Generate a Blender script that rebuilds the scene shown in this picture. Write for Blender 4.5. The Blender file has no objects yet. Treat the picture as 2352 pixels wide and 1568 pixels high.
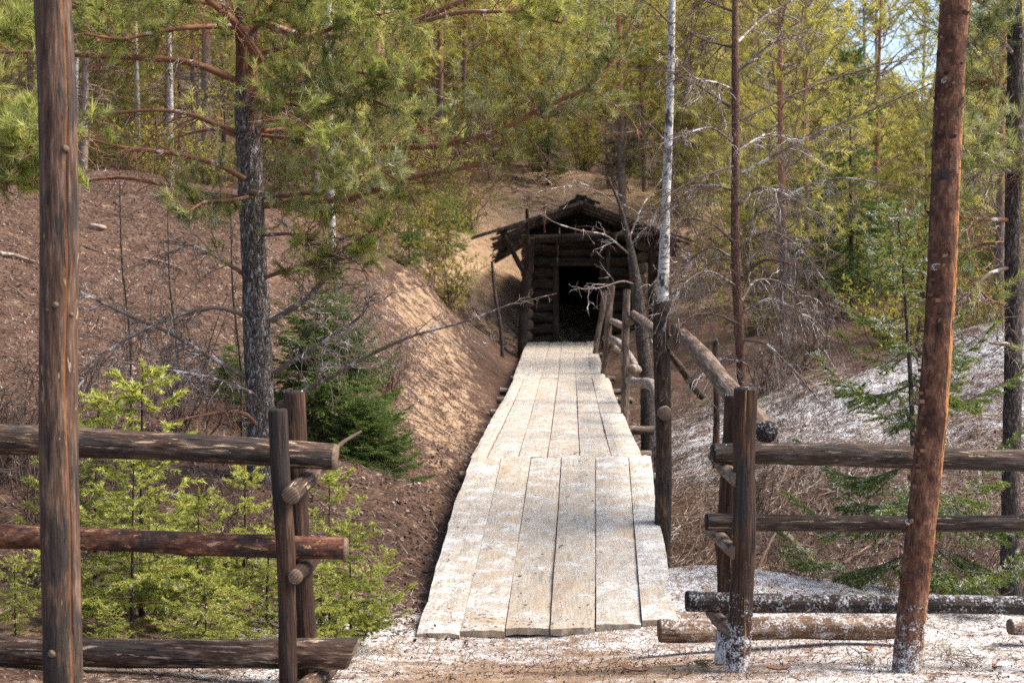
import bpy, math, random
import numpy as np
from mathutils import Vector, Matrix

random.seed(7)
rng = np.random.default_rng(7)
SC = bpy.context.scene
COL = SC.collection

# ------------------------------------------------------------------ camera, sky, sun, exposure
EYE = Vector((0.0, 0.0, 1.65))
PITCH = math.radians(1.2)
cam_d = bpy.data.cameras.new('camera')
cam_d.lens = 50.0
cam_d.sensor_width = 36.0
cam_d.clip_start = 0.05
cam_d.clip_end = 2000
cam_d.dof.use_dof = True
cam_d.dof.focus_distance = 9.0
cam_d.dof.aperture_fstop = 4.0
cam = bpy.data.objects.new('camera', cam_d)
cam.location = EYE
cam.rotation_euler = (math.pi / 2 - PITCH, 0, 0)
COL.objects.link(cam)
SC.camera = cam

SUN_AZ = math.radians(92)      # from +Y towards +X
SUN_EL = math.radians(52)
world = bpy.data.worlds.new('World')
SC.world = world
world.use_nodes = True
wn = world.node_tree
wn.nodes.clear()
sky = wn.nodes.new('ShaderNodeTexSky')
sky.sky_type = 'NISHITA'
sky.sun_disc = False
sky.sun_elevation = SUN_EL
sky.sun_rotation = SUN_AZ
sky.air_density = 1.0
sky.dust_density = 2.5
bg = wn.nodes.new('ShaderNodeBackground')
bg.inputs['Strength'].default_value = 0.15
wo = wn.nodes.new('ShaderNodeOutputWorld')
wn.links.new(sky.outputs[0], bg.inputs[0])
wn.links.new(bg.outputs[0], wo.inputs[0])

sun_l = bpy.data.lights.new('sun', 'SUN')
sun_l.energy = 3.8
sun_l.angle = math.radians(28)
sun_l.color = (1.0, 0.93, 0.82)
sun = bpy.data.objects.new('sun', sun_l)
sd = Vector((math.cos(SUN_EL) * math.sin(SUN_AZ), math.cos(SUN_EL) * math.cos(SUN_AZ), math.sin(SUN_EL)))
sun.rotation_euler = (-sd).to_track_quat('-Z', 'Y').to_euler()
sun.location = (20, 10, 40)
COL.objects.link(sun)

SC.view_settings.view_transform = 'Standard'
SC.view_settings.look = 'None'
SC.view_settings.exposure = 1.08
SC.view_settings.gamma = 1.0
SC.render.engine = 'CYCLES'
SC.cycles.use_denoising = False                                    # keeps needles and twigs crisp
SC.cycles.sample_clamp_indirect = 3.0
SC.cycles.max_bounces = 9
SC.cycles.diffuse_bounces = 6
SC.cycles.transmission_bounces = 6
SC.cycles.transparent_max_bounces = 4
SC.cycles.caustics_reflective = False
SC.cycles.caustics_refractive = False

# ------------------------------------------------------------------ helpers
F = 50.0 / 36.0 * 2352.0
CP, SP = math.cos(PITCH), math.sin(PITCH)


def at(px, py, d):
    """world point at distance d (metres along y) on the sight line of a photograph position (2352 x 1568)"""
    cx, cy = (px - 1176) / F, (784 - py) / F
    y = CP + cy * SP
    z = -SP + cy * CP
    k = d / y
    return np.array((cx * k, d, EYE.z + z * k))


def nrm(v):
    v = np.asarray(v, float)
    return v / np.maximum(np.linalg.norm(v, axis=-1, keepdims=True), 1e-9)


def perp(D):
    D = np.asarray(D, float)
    ref = np.where(np.abs(D[..., 2:3]) < 0.9, np.array((0, 0, 1.0)), np.array((1.0, 0, 0)))
    u = nrm(np.cross(D, ref))
    return u, np.cross(D, u)


class MB:
    """collects vertices and faces, builds one mesh object"""
    def __init__(s):
        s.v, s.q, s.t, s.tone, s.n = [], [], [], [], 0
        s.qm, s.tm = [], []

    def add(s, v, quads=None, tris=None, tone=0.5, m=0):
        v = np.asarray(v, np.float32).reshape(-1, 3)
        if quads is not None and len(quads):
            q = np.asarray(quads, np.int64).reshape(-1, 4)
            s.q.append(q + s.n); s.qm.append(np.full(len(q), m, np.int32))
        if tris is not None and len(tris):
            t = np.asarray(tris, np.int64).reshape(-1, 3)
            s.t.append(t + s.n); s.tm.append(np.full(len(t), m, np.int32))
        s.v.append(v)
        tn = np.asarray(tone, np.float32)
        s.tone.append(np.broadcast_to(tn, (len(v),)) if tn.ndim == 0 else tn.reshape(-1))
        s.n += len(v)

    def tube(s, path, radii, sides=8, tone=0.5, cap=True, rough=0.0, seed=0):
        path = np.asarray(path, float); n = len(path)
        radii = np.broadcast_to(np.asarray(radii, float), (n,))
        T = nrm(np.gradient(path, axis=0))
        u, _ = perp(T[0]); U = [u]
        for i in range(1, n):
            u = U[-1] - T[i] * np.dot(U[-1], T[i]); U.append(nrm(u))
        U = np.array(U); V = np.cross(T, U)
        a = np.linspace(0, 2 * np.pi, sides, endpoint=False)
        r = radii[:, None] * np.ones(sides)
        if rough:
            g = np.random.default_rng(seed)
            r = r * (1 + rough * g.standard_normal((n, sides)))
        P = path[:, None] + r[..., None] * (np.cos(a)[None, :, None] * U[:, None] + np.sin(a)[None, :, None] * V[:, None])
        i = np.arange(n - 1)[:, None] * sides; j = np.arange(sides)[None]; j2 = (j + 1) % sides
        Q = np.stack([i + j, i + j2, i + sides + j2, i + sides + j], -1)
        s.add(P, Q, tone=tone)
        if cap:
            for k in (0, n - 1):
                c = np.vstack([P[k], path[k][None]])
                tr = np.stack([np.full(sides, sides), (np.arange(sides) + 1) % sides, np.arange(sides)], -1)
                if k: tr = tr[:, ::-1]
                s.add(c, tris=tr, tone=tone, m=1 if s.two else 0)

    two = False

    def twigs(s, P0, D, L, R0, R1, bend=None, segs=4, sides=3, tone=0.5, wig=0.04, g=rng):
        """many thin tapering shoots at once; returns their centre lines (N, segs+1, 3)"""
        P0 = np.asarray(P0, float); D = nrm(D); N = len(P0)
        if not N: return np.zeros((0, segs + 1, 3))
        L = np.broadcast_to(np.asarray(L, float), (N,)); R0 = np.broadcast_to(R0, (N,)); R1 = np.broadcast_to(R1, (N,))
        t = np.linspace(0, 1, segs + 1)
        C = P0[:, None] + D[:, None] * (L[:, None] * t)[..., None]
        if bend is not None:
            C = C + np.asarray(bend)[:, None] * (t ** 2)[None, :, None] * L[:, None, None]
        if wig:
            w = g.standard_normal((N, segs + 1, 3)) * wig * L[:, None, None]; w[:, 0] = 0
            C = C + w
        U, V = perp(D)
        a = np.linspace(0, 2 * np.pi, sides, endpoint=False)
        r = R0[:, None] + (R1 - R0)[:, None] * t
        ring = np.cos(a)[None, :, None] * U[:, None] + np.sin(a)[None, :, None] * V[:, None]
        P = C[:, :, None] + r[:, :, None, None] * ring[:, None]
        b = (np.arange(N) * (segs + 1) * sides)[:, None, None]; i = (np.arange(segs) * sides)[None, :, None]
        j = np.arange(sides)[None, None]; j2 = (j + 1) % sides
        Q = np.stack([b + i + j, b + i + j2, b + i + sides + j2, b + i + sides + j], -1)
        tn = np.asarray(tone, float)
        if tn.ndim: tn = np.repeat(tn, (segs + 1) * sides)
        s.add(P, Q, tone=tn)
        return C

    def needles(s, P, D, n, length, width, a0, a1, back, tone, g=rng):
        """n needles round each shoot end P with direction D, spread over 'back' metres behind it"""
        P = np.asarray(P, float); D = nrm(D); N = len(P)
        if not N: return
        U, V = perp(D)
        ph = g.uniform(0, 2 * np.pi, (N, n)); al = g.uniform(a0, a1, (N, n))
        k = g.uniform(0, 1, (N, n))
        base = P[:, None] - D[:, None] * (k * np.asarray(back))[..., None]
        R = np.cos(ph)[..., None] * U[:, None] + np.sin(ph)[..., None] * V[:, None]
        nd = np.cos(al)[..., None] * D[:, None] + np.sin(al)[..., None] * R
        ln = length * g.uniform(0.7, 1.15, (N, n))
        side = nrm(np.cross(nd, g.standard_normal((N, n, 3)))) * (width / 2)
        tip = base + nd * ln[..., None]
        pts = np.stack([base - side, base + side, tip], 2)
        tr = np.arange(N * n * 3).reshape(-1, 3)
        tn = np.broadcast_to(np.asarray(tone, float), (N,))
        s.add(pts, tris=tr, tone=np.repeat(np.clip(tn + g.normal(0, .03, N), 0, 1), n * 3))

    def mesh(s, name, origin=(0, 0, 0), smooth=True):
        me = bpy.data.meshes.new(name)
        v = np.concatenate(s.v) - np.asarray(origin, np.float32)
        me.vertices.add(len(v)); me.vertices.foreach_set('co', v.astype(np.float32).ravel())
        q = np.concatenate(s.q) if s.q else np.zeros((0, 4), np.int64)
        t = np.concatenate(s.t) if s.t else np.zeros((0, 3), np.int64)
        me.loops.add(q.size + t.size)
        me.loops.foreach_set('vertex_index', np.concatenate([q.ravel(), t.ravel()]).astype(np.int32))
        me.polygons.add(len(q) + len(t))
        st = np.concatenate([np.arange(len(q)) * 4, len(q) * 4 + np.arange(len(t)) * 3]).astype(np.int32)
        me.polygons.foreach_set('loop_start', st)
        mi = np.concatenate(s.qm + s.tm) if (s.qm or s.tm) else np.zeros(0, np.int32)
        me.polygons.foreach_set('material_index', mi.astype(np.int32))
        me.update(calc_edges=True)
        me.polygons.foreach_set('use_smooth', np.full(len(q) + len(t), smooth))
        a = me.attributes.new('tone', 'FLOAT', 'POINT')
        a.data.foreach_set('value', np.concatenate(s.tone).astype(np.float32))
        return me

    def build(s, name, mats, parent=None, origin=None, smooth=True):
        """mesh in world coordinates; the object's origin goes to 'origin' (default the parent's place)"""
        po = np.array(parent['_loc']) if parent is not None else np.zeros(3)
        org = po if origin is None else np.asarray(origin, float)
        me = s.mesh(name, org, smooth)
        for m in (mats if isinstance(mats, (list, tuple)) else [mats]): me.materials.append(m)
        o = bpy.data.objects.new(name, me); COL.objects.link(o)
        o.location = org - po
        if parent is not None: o.parent = parent
        return o


def tag(o, label, cat, group=None, kind=None):
    o['label'] = label; o['category'] = cat
    if group: o['group'] = group
    if kind: o['kind'] = kind
    return o


def thing(name, label, cat, loc=(0, 0, 0), group=None):
    o = bpy.data.objects.new(name, None); COL.objects.link(o)
    o.empty_display_size = 0.1
    o.location = loc; o['_loc'] = [float(c) for c in loc]
    return tag(o, label, cat, group)


def copy_tree(root, loc, rz, sc, label, group):
    r = root.copy(); COL.objects.link(r)
    r.location = loc; r.rotation_euler = (0, 0, rz); r.scale = (sc, sc, sc)
    r['label'] = label; r['group'] = group
    for ch in list(root.children):
        c = ch.copy(); COL.objects.link(c); c.parent = r
        for gch in list(ch.children):
            e = gch.copy(); COL.objects.link(e); e.parent = c
    return r


def lerp_path(pts, n):
    pts = np.asarray(pts, float)
    seg = np.linalg.norm(np.diff(pts, axis=0), axis=1); s = np.concatenate([[0], np.cumsum(seg)])
    t = np.linspace(0, s[-1], n)
    P = np.stack([np.interp(t, s, pts[:, k]) for k in range(3)], 1)
    for _ in range(max(1, n // 8)):
        P[1:-1] = 0.25 * P[:-2] + 0.5 * P[1:-1] + 0.25 * P[2:]
    return P


# ------------------------------------------------------------------ procedural materials
class Nodes:
    def __init__(s, name):
        s.m = bpy.data.materials.new(name); s.m.use_nodes = True
        s.t = s.m.node_tree; s.t.nodes.clear()
        s.out = s.n('ShaderNodeOutputMaterial')

    def n(s, typ, **kw):
        x = s.t.nodes.new(typ)
        for k, v in kw.items(): setattr(x, k, v)
        return x

    def L(s, a, b): s.t.links.new(a, b)

    def put(s, sock, v):
        if hasattr(v, 'is_linked') or isinstance(v, bpy.types.NodeSocket): s.L(v, sock)
        elif isinstance(v, (tuple, list)) and len(v) == 3 and sock.type == 'RGBA': sock.default_value = (*v, 1)
        else: sock.default_value = v

    def coord(s, scale=(1, 1, 1), rand=True, kind='Object'):
        tc = s.n('ShaderNodeTexCoord').outputs[kind]
        if rand:
            oi = s.n('ShaderNodeObjectInfo').outputs['Random']
            ml = s.math('MULTIPLY', oi, 61.0)
            va = s.n('ShaderNodeVectorMath', operation='ADD'); s.L(tc, va.inputs[0]); s.L(ml, va.inputs[1]); tc = va.outputs[0]
        vm = s.n('ShaderNodeVectorMath', operation='MULTIPLY'); s.L(tc, vm.inputs[0]); vm.inputs[1].default_value = scale
        return vm.outputs[0]

    def noise(s, vec, scale=1.0, detail=4.0, rough=0.55, dist=0.0):
        x = s.n('ShaderNodeTexNoise'); s.L(vec, x.inputs['Vector'])
        x.inputs['Scale'].default_value = scale; x.inputs['Detail'].default_value = detail
        x.inputs['Roughness'].default_value = rough; x.inputs['Distortion'].default_value = dist
        return x.outputs['Fac']

    def voro(s, vec, scale=1.0, feat='DISTANCE_TO_EDGE'):
        x = s.n('ShaderNodeTexVoronoi', feature=feat); s.L(vec, x.inputs['Vector']); x.inputs['Scale'].default_value = scale
        return x.outputs['Distance']

    def math(s, op, a, b=0.0, clamp=False):
        x = s.n('ShaderNodeMath', operation=op, use_clamp=clamp); s.put(x.inputs[0], a); s.put(x.inputs[1], b); return x.outputs[0]

    def ramp(s, fac, stops):
        x = s.n('ShaderNodeValToRGB'); s.L(fac, x.inputs[0]); e = x.color_ramp.elements
        while len(e) < len(stops): e.new(0.5)
        for el, (p, c) in zip(e, stops):
            el.position = p; el.color = (*c, 1) if isinstance(c, (tuple, list)) else (c, c, c, 1)
        return x.outputs[0]

    def mix(s, fac, a, b, mode='MIX'):
        x = s.n('ShaderNodeMix', data_type='RGBA', blend_type=mode)
        s.put(x.inputs[0], fac); s.put(x.inputs[6], a); s.put(x.inputs[7], b); return x.outputs[2]

    def attr(s, name): return s.n('ShaderNodeAttribute', attribute_name=name).outputs['Fac']

    def up(s, axis=2):
        g = s.n('ShaderNodeNewGeometry'); sp = s.n('ShaderNodeSeparateXYZ'); s.L(g.outputs['Normal'], sp.inputs[0]); return sp.outputs[axis]

    def obj_z(s, axis=2):
        sp = s.n('ShaderNodeSeparateXYZ'); s.L(s.n('ShaderNodeTexCoord').outputs['Object'], sp.inputs[0]); return sp.outputs[axis]

    def bump(s, h, strength=0.5, dist=0.01):
        b = s.n('ShaderNodeBump'); b.inputs['Strength'].default_value = strength; b.inputs['Distance'].default_value = dist
        s.L(h, b.inputs['Height']); return b.outputs[0]

    def surface(s, col, rough=0.85, normal=None, spec=0.25):
        p = s.n('ShaderNodeBsdfPrincipled'); s.put(p.inputs['Base Color'], col); s.put(p.inputs['Roughness'], rough)
        p.inputs['Specular IOR Level'].default_value = spec
        if normal is not None: s.L(normal, p.inputs['Normal'])
        s.L(p.outputs[0], s.out.inputs[0]); return s.m

    def leaf(s, col, trans=0.35, tcol=None):
        d = s.n('ShaderNodeBsdfDiffuse'); s.put(d.inputs[0], col)
        t = s.n('ShaderNodeBsdfTranslucent'); s.put(t.inputs[0], col if tcol is None else tcol)
        gl = s.n('ShaderNodeBsdfGlossy'); gl.inputs[0].default_value = (1, 1, 1, 1); gl.inputs[1].default_value = 0.45
        x = s.n('ShaderNodeMixShader'); x.inputs[0].default_value = trans
        s.L(d.outputs[0], x.inputs[1]); s.L(t.outputs[0], x.inputs[2])
        y = s.n('ShaderNodeMixShader'); y.inputs[0].default_value = 0.03
        s.L(x.outputs[0], y.inputs[1]); s.L(gl.outputs[0], y.inputs[2])
        s.L(y.outputs[0], s.out.inputs[0]); return s.m


SNOW = (0.66, 0.65, 0.65)


def snow_mask(N, up=0.0, side=0.0, fine=70.0, coarse=11.0, low=None, soft=0.11):
    """granular dusting: more on upward faces ('up'), some everywhere ('side'), optional more near the foot"""
    a = N.noise(N.coord(), fine, 2, 0.6); b = N.noise(N.coord(), coarse, 4, 0.65)
    f = N.math('ADD', N.math('MULTIPLY', a, 0.5), N.math('MULTIPLY', b, 0.5))
    lvl = N.math('ADD', N.math('MULTIPLY', N.math('MAXIMUM', N.up(), 0.0), up), side)
    if low is not None:
        z = N.obj_z()
        lo = N.math('MULTIPLY', N.math('SUBTRACT', 1.0, N.math('DIVIDE', z, low[0]), True), low[1])
        lvl = N.math('ADD', lvl, lo)
    x = N.math('SUBTRACT', N.math('ADD', lvl, f), 0.60)
    return N.math('DIVIDE', x, soft, True)


def wood(name, dark, mid, light, streak=(1, 1, 1), patch=None, char=0.0, snow=None, bump=0.5, crack=None, rough=0.8):
    """weathered round timber: fine grain, blotches, peeled patches, charring, dusting of snow"""
    N = Nodes(name)
    deep = lambda c: (c[0] * 0.80, c[1] * 0.70, c[2] * 0.62)          # deeper, redder tone for old timber
    dark, mid = deep(dark), deep(mid)
    sx, sz = streak[0], streak[2]
    n1 = N.noise(N.coord((75 * sx, 75 * sx, 5.0 * sz)), 1.0, 4, 0.7)
    n2 = N.noise(N.coord((20 * sx, 20 * sx, 3.2 * sz)), 1.0, 4, 0.65, 0.3)
    n3 = N.noise(N.coord((7, 7, 2.2)), 1.0, 3, 0.6)
    f = N.math('ADD', N.math('MULTIPLY', n1, 0.5), N.math('ADD', N.math('MULTIPLY', n2, 0.32), N.math('MULTIPLY', n3, 0.18)))
    col = N.ramp(f, [(0.38, dark), (0.5, mid), (0.64, light)])
    h = f
    if char:
        cn = N.math('ADD', N.math('MULTIPLY', n3, 0.6), N.math('MULTIPLY', n2, 0.4))
        cm = N.ramp(cn, [(0.60 - char * 0.3, 0.0), (0.66 - char * 0.25, 1.0)])
        col = N.mix(N.math('MULTIPLY', cm, 0.88), col, N.mix(n1, (0.006, 0.0055, 0.006), (0.042, 0.033, 0.03)))
    if patch:
        pc, thr, psc = patch
        pn = N.noise(N.coord(psc), 1.0, 4, 0.7, 0.5)
        pm = N.ramp(pn, [(thr, 0.0), (thr + 0.025, 1.0)])
        col = N.mix(pm, col, N.mix(n1, tuple(c * 0.45 for c in pc), tuple(c * 1.25 for c in pc)))
        h = N.math('SUBTRACT', h, N.math('MULTIPLY', pm, 0.12))
    ck = N.math('ABSOLUTE', N.math('SUBTRACT', N.noise(N.coord((34, 34, 0.9)), 1.0, 2, 0.5), 0.5))
    cm2 = N.ramp(ck, [(0.004, 1.0), (0.014, 0.0)])
    cm2 = N.math('MULTIPLY', cm2, N.ramp(n3, [(0.42, 0.0), (0.55, 1.0)]))
    col = N.mix(N.math('MULTIPLY', cm2, 0.8), col, tuple(c * 0.3 for c in dark))
    h = N.math('SUBTRACT', h, N.math('MULTIPLY', cm2, 0.25))
    if crack:
        col = N.mix(N.ramp(N.math('ADD', N.attr('tone'), N.math('MULTIPLY', N.math('SUBTRACT', n2, 0.5), 1.6)), [(0.55, 0.0), (0.7, 0.9)]), col, N.mix(n1, tuple(c * 0.5 for c in crack), crack))
    if snow:
        sm = snow_mask(N, **snow)
        col = N.mix(sm, col, SNOW)
        h = N.math('ADD', h, N.math('MULTIPLY', sm, 0.12))
    return N.surface(col, rough, N.bump(h, bump, 0.03))


def end_grain(name, a, b, snow=0.0):
    N = Nodes(name)
    v = N.coord(); n = N.noise(v, 40, 4, 0.6)
    w = N.n('ShaderNodeTexWave', wave_type='RINGS', rings_direction='Z'); N.L(v, w.inputs['Vector'])
    w.inputs['Scale'].default_value = 22; w.inputs['Distortion'].default_value = 4; w.inputs['Detail'].default_value = 3
    col = N.mix(N.math('MULTIPLY', N.math('ADD', n, w.outputs['Fac']), 0.5), a, b)
    if snow: col = N.mix(snow_mask(N, side=snow, fine=70, coarse=12), col, SNOW)
    return N.surface(col, 0.9, N.bump(n, 0.4, 0.005))


def bark(name, c0, c1, c2, sc=(16, 16, 4.5), upper=None, pale=None, snow=None, bump=0.9):
    N = Nodes(name)
    a = N.noise(N.coord(tuple(k * 1.5 for k in sc)), 1.0, 4, 0.62, 1.2); b = N.noise(N.coord(tuple(k * 0.8 for k in sc)), 1.0, 3, 0.6, 0.8)
    n = N.noise(N.coord((60, 60, 30)), 1.0, 3, 0.7)
    rid = N.math('MINIMUM', N.math('ABSOLUTE', N.math('SUBTRACT', a, 0.5)), N.math('ABSOLUTE', N.math('SUBTRACT', b, 0.5)))
    fur = N.ramp(rid, [(0.0, 1.0), (0.045, 0.0)])
    col = N.mix(N.ramp(n, [(0.35, 0.0), (0.65, 1.0)]), c1, c2)
    col = N.mix(fur, col, c0)
    if pale:
        pm = N.ramp(N.noise(N.coord((34, 34, 14)), 1.0, 4, 0.7), [(pale[1], 0.0), (pale[1] + .04, 1.0)])
        col = N.mix(pm, col, pale[0])
    h = N.math('ADD', N.ramp(rid, [(0.0, 0.0), (0.08, 1.0)]), N.math('MULTIPLY', n, 0.5))
    if upper:
        z0, z1, ua, ub = upper
        zz = N.math('ADD', N.obj_z(), N.math('MULTIPLY', N.noise(N.coord((6, 6, 1.5)), 1.0, 3, 0.6), 1.4))
        k = N.math('DIVIDE', N.math('SUBTRACT', zz, z0 + 0.7), z1 - z0, True)
        uc = N.mix(N.ramp(N.noise(N.coord((26, 26, 12)), 1.0, 4, 0.65), [(0.4, 0.0), (0.6, 1.0)]), ua, ub)
        col = N.mix(k, col, uc)
    if snow: col = N.mix(snow_mask(N, **snow), col, SNOW)
    return N.surface(col, 0.9, N.bump(h, bump, 0.02))


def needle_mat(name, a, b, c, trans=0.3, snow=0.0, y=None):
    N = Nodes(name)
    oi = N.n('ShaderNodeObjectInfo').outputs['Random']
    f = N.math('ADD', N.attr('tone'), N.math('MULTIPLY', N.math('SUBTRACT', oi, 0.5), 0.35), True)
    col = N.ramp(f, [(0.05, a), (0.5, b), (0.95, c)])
    if snow:
        sm = N.math('MULTIPLY', N.ramp(N.noise(N.coord(), 9, 3, 0.65), [(0.62 - snow, 0.0), (0.66 - snow, 1.0)]),
                    N.ramp(N.noise(N.coord(), 90, 2, 0.6), [(0.48, 0.0), (0.56, 1.0)]))
        col = N.mix(sm, col, SNOW)
    return N.leaf(col, trans)


M = {}
M['tall_pole'] = wood('weathered_pole_wood', (0.035, 0.021, 0.016), (0.125, 0.078, 0.056), (0.31, 0.20, 0.135), (.8, 1, 1.1),
                      patch=((0.42, 0.29, 0.18), 0.645, (16, 16, 4)), char=0.36, bump=0.5, crack=(0.36, 0.12, 0.03))
M['red_pole'] = wood('red_bark_pole_wood', (0.030, 0.015, 0.010), (0.125, 0.056, 0.034), (0.27, 0.135, 0.08), (.55, 1, 3.2),
                     patch=((0.40, 0.18, 0.065), 0.665, (30, 30, 5)), char=0.22, snow=dict(side=-0.12, low=(0.8, 0.30), fine=130, coarse=26), bump=1.0,
                     crack=(0.55, 0.24, 0.07))
M['rail_l'] = wood('weathered_rail_wood', (0.016, 0.011, 0.009), (0.10, 0.062, 0.045), (0.34, 0.24, 0.175), (.7, 1, 1.6),
                   patch=((0.44, 0.31, 0.205), 0.59, (46, 46, 4.5)), char=0.44, snow=dict(up=0.0, side=-0.12, fine=110, coarse=24), bump=0.7)
M['rail_red'] = wood('reddish_rail_wood', (0.04, 0.020, 0.015), (0.15, 0.066, 0.043), (0.35, 0.18, 0.115), (.5, 1, 3.5),
                     patch=((0.48, 0.25, 0.135), 0.60, (30, 30, 10)), char=0.34, bump=0.8)
M['charred'] = wood('charred_post_wood', (0.012, 0.008, 0.007), (0.05, 0.027, 0.019), (0.15, 0.08, 0.048), (.8, 1, .6),
                    patch=((0.36, 0.19, 0.08), 0.69, (34, 34, 3)), char=0.30, bump=0.7)
M['charred_snow'] = wood('charred_snowy_post_wood', (0.012, 0.008, 0.007), (0.055, 0.027, 0.017), (0.17, 0.085, 0.042), (.8, 1, .6),
                         patch=((0.46, 0.24, 0.07), 0.64, (30, 30, 1.4)), char=0.30, snow=dict(up=0.2, side=-0.10, low=(0.7, 0.30), fine=110, coarse=20), bump=0.8)
M['rail_r'] = wood('charred_snowy_rail_wood', (0.015, 0.011, 0.010), (0.085, 0.060, 0.048), (0.27, 0.20, 0.15), (.7, 1, 1.4),
                   patch=((0.42, 0.30, 0.20), 0.59, (44, 44, 4.5)), char=0.45, snow=dict(up=0.05, side=-0.07, fine=110, coarse=22), bump=0.8)
M['rail_snowy'] = wood('snow_dusted_rail_wood', (0.015, 0.012, 0.011), (0.07, 0.05, 0.04), (0.22, 0.16, 0.12), (.7, 1, 1.2),
                       char=0.45, snow=dict(up=0.04, side=0.075, fine=90, coarse=20, soft=.14), bump=0.8)
M['ground_log'] = wood('tan_ground_log_wood', (0.05, 0.031, 0.02), (0.17, 0.108, 0.068), (0.33, 0.225, 0.15), (.6, 1, 1.2),
                       snow=dict(up=0.04, side=0.09, fine=90, coarse=14, soft=.16), bump=0.7)
M['handrail'] = wood('grey_handrail_wood', (0.06, 0.045, 0.035), (0.18, 0.135, 0.102), (0.34, 0.265, 0.21), (.6, 1, 1.2),
                     snow=dict(up=0.0, side=-0.07, fine=100, coarse=18), bump=0.8)
M['rail_white'] = wood('snow_caked_pole_wood', (0.12, 0.09, 0.07), (0.25, 0.20, 0.16), (0.4, 0.33, 0.27), (.6, 1, 2), snow=dict(up=0.04, side=0.04, fine=60, coarse=16), bump=1.0)
M['dark_post'] = wood('dark_walkway_post_wood', (0.012, 0.009, 0.008), (0.065, 0.042, 0.031), (0.19, 0.11, 0.066), (.6, 1, 2),
                      patch=((0.34, 0.16, 0.06), 0.66, (34, 34, 8)), char=0.34, snow=dict(up=0.1, side=-0.045, fine=120, coarse=24), bump=0.9)
M['grey_post'] = wood('grey_post_wood', (0.04, 0.03, 0.025), (0.15, 0.115, 0.09), (0.29, 0.23, 0.18), (.6, 1, 1.5), char=0.2, snow=dict(up=0.1, side=-0.03), bump=0.7)
M['hut'] = wood('charred_shade_hut_timber', (0.004, 0.0034, 0.003), (0.008, 0.006, 0.005), (0.018, 0.012, 0.009), (.3, 1, 1), bump=0.6)  # charred timber; the doorway's inner shade is also put into this near-black colour
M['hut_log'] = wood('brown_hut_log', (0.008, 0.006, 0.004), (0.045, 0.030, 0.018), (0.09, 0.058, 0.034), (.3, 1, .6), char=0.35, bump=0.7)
M['roof'] = wood('weathered_roof_board', (0.012, 0.009, 0.007), (0.05, 0.036, 0.027), (0.14, 0.10, 0.075), (.3, 1, 1), bump=0.6)
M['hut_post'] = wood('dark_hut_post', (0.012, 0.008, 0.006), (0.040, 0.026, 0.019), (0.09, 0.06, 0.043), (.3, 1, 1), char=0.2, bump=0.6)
M['end'] = end_grain('log_end_grain', (0.20, 0.14, 0.09), (0.06, 0.042, 0.03))
M['end_dark'] = end_grain('charred_end_grain', (0.03, 0.022, 0.018), (0.008, 0.007, 0.007), 0.02)
M['end_snow'] = end_grain('snowy_end_grain', (0.05, 0.037, 0.030), (0.015, 0.012, 0.011), 0.06)
M['pine_bark'] = bark('grey_pine_bark', (0.030, 0.022, 0.019), (0.14, 0.108, 0.092), (0.31, 0.26, 0.23), (17, 17, 5.0), upper=(2.75, 3.5, (0.10, 0.05, 0.035), (0.27, 0.115, 0.055)),
                      pale=((0.50, 0.47, 0.45), 0.57))
M['dark_bark'] = bark('dark_conifer_bark', (0.018, 0.013, 0.011), (0.07, 0.05, 0.041), (0.16, 0.125, 0.105), (18, 18, 6), pale=((0.3, 0.28, 0.26), 0.68))
M['far_bark'] = bark('forest_pine_bark', (0.07, 0.05, 0.043), (0.19, 0.14, 0.115), (0.29, 0.225, 0.19), (8, 8, 3), upper=(2.2, 4.0, (0.24, 0.115, 0.065), (0.40, 0.19, 0.10)), bump=0.4)
M['red_bark'] = bark('red_slim_pine_bark', (0.05, 0.025, 0.02), (0.16, 0.075, 0.05), (0.24, 0.13, 0.09), (26, 26, 12), pale=((0.5, 0.47, 0.45), 0.66), bump=0.6)


def birch_mat():
    N = Nodes('white_birch_bark')
    a = N.noise(N.coord((9, 9, 22)), 1.0, 5, 0.7); b = N.noise(N.coord((7, 7, 4)), 1.0, 4, 0.65, 0.5)
    f = N.noise(N.coord((8, 8, 60)), 1.0, 3, 0.6)
    col = N.ramp(f, [(0.3, (0.20, 0.18, 0.16)), (0.5, (0.42, 0.395, 0.37)), (0.7, (0.55, 0.525, 0.50))])
    col = N.mix(N.ramp(a, [(0.56, 0.0), (0.62, 1.0)]), col, (0.07, 0.055, 0.05))
    col = N.mix(N.ramp(b, [(0.57, 0.0), (0.63, 1.0)]), col, (0.05, 0.04, 0.036))
    return N.surface(col, 0.7, N.bump(a, 0.3, 0.01))


M['birch'] = birch_mat()


def twig_mat(name, a, b, pale, amt):
    N = Nodes(name)
    n = N.noise(N.coord(), 14, 4, 0.7)
    col = N.mix(n, a, b)
    col = N.mix(N.ramp(N.noise(N.coord(), 5.5, 5, 0.75), [(1 - amt - .03, 0.0), (1 - amt + .03, 1.0)]), col, pale)
    return N.surface(col, 0.9, N.bump(n, 0.3, 0.005))


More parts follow.
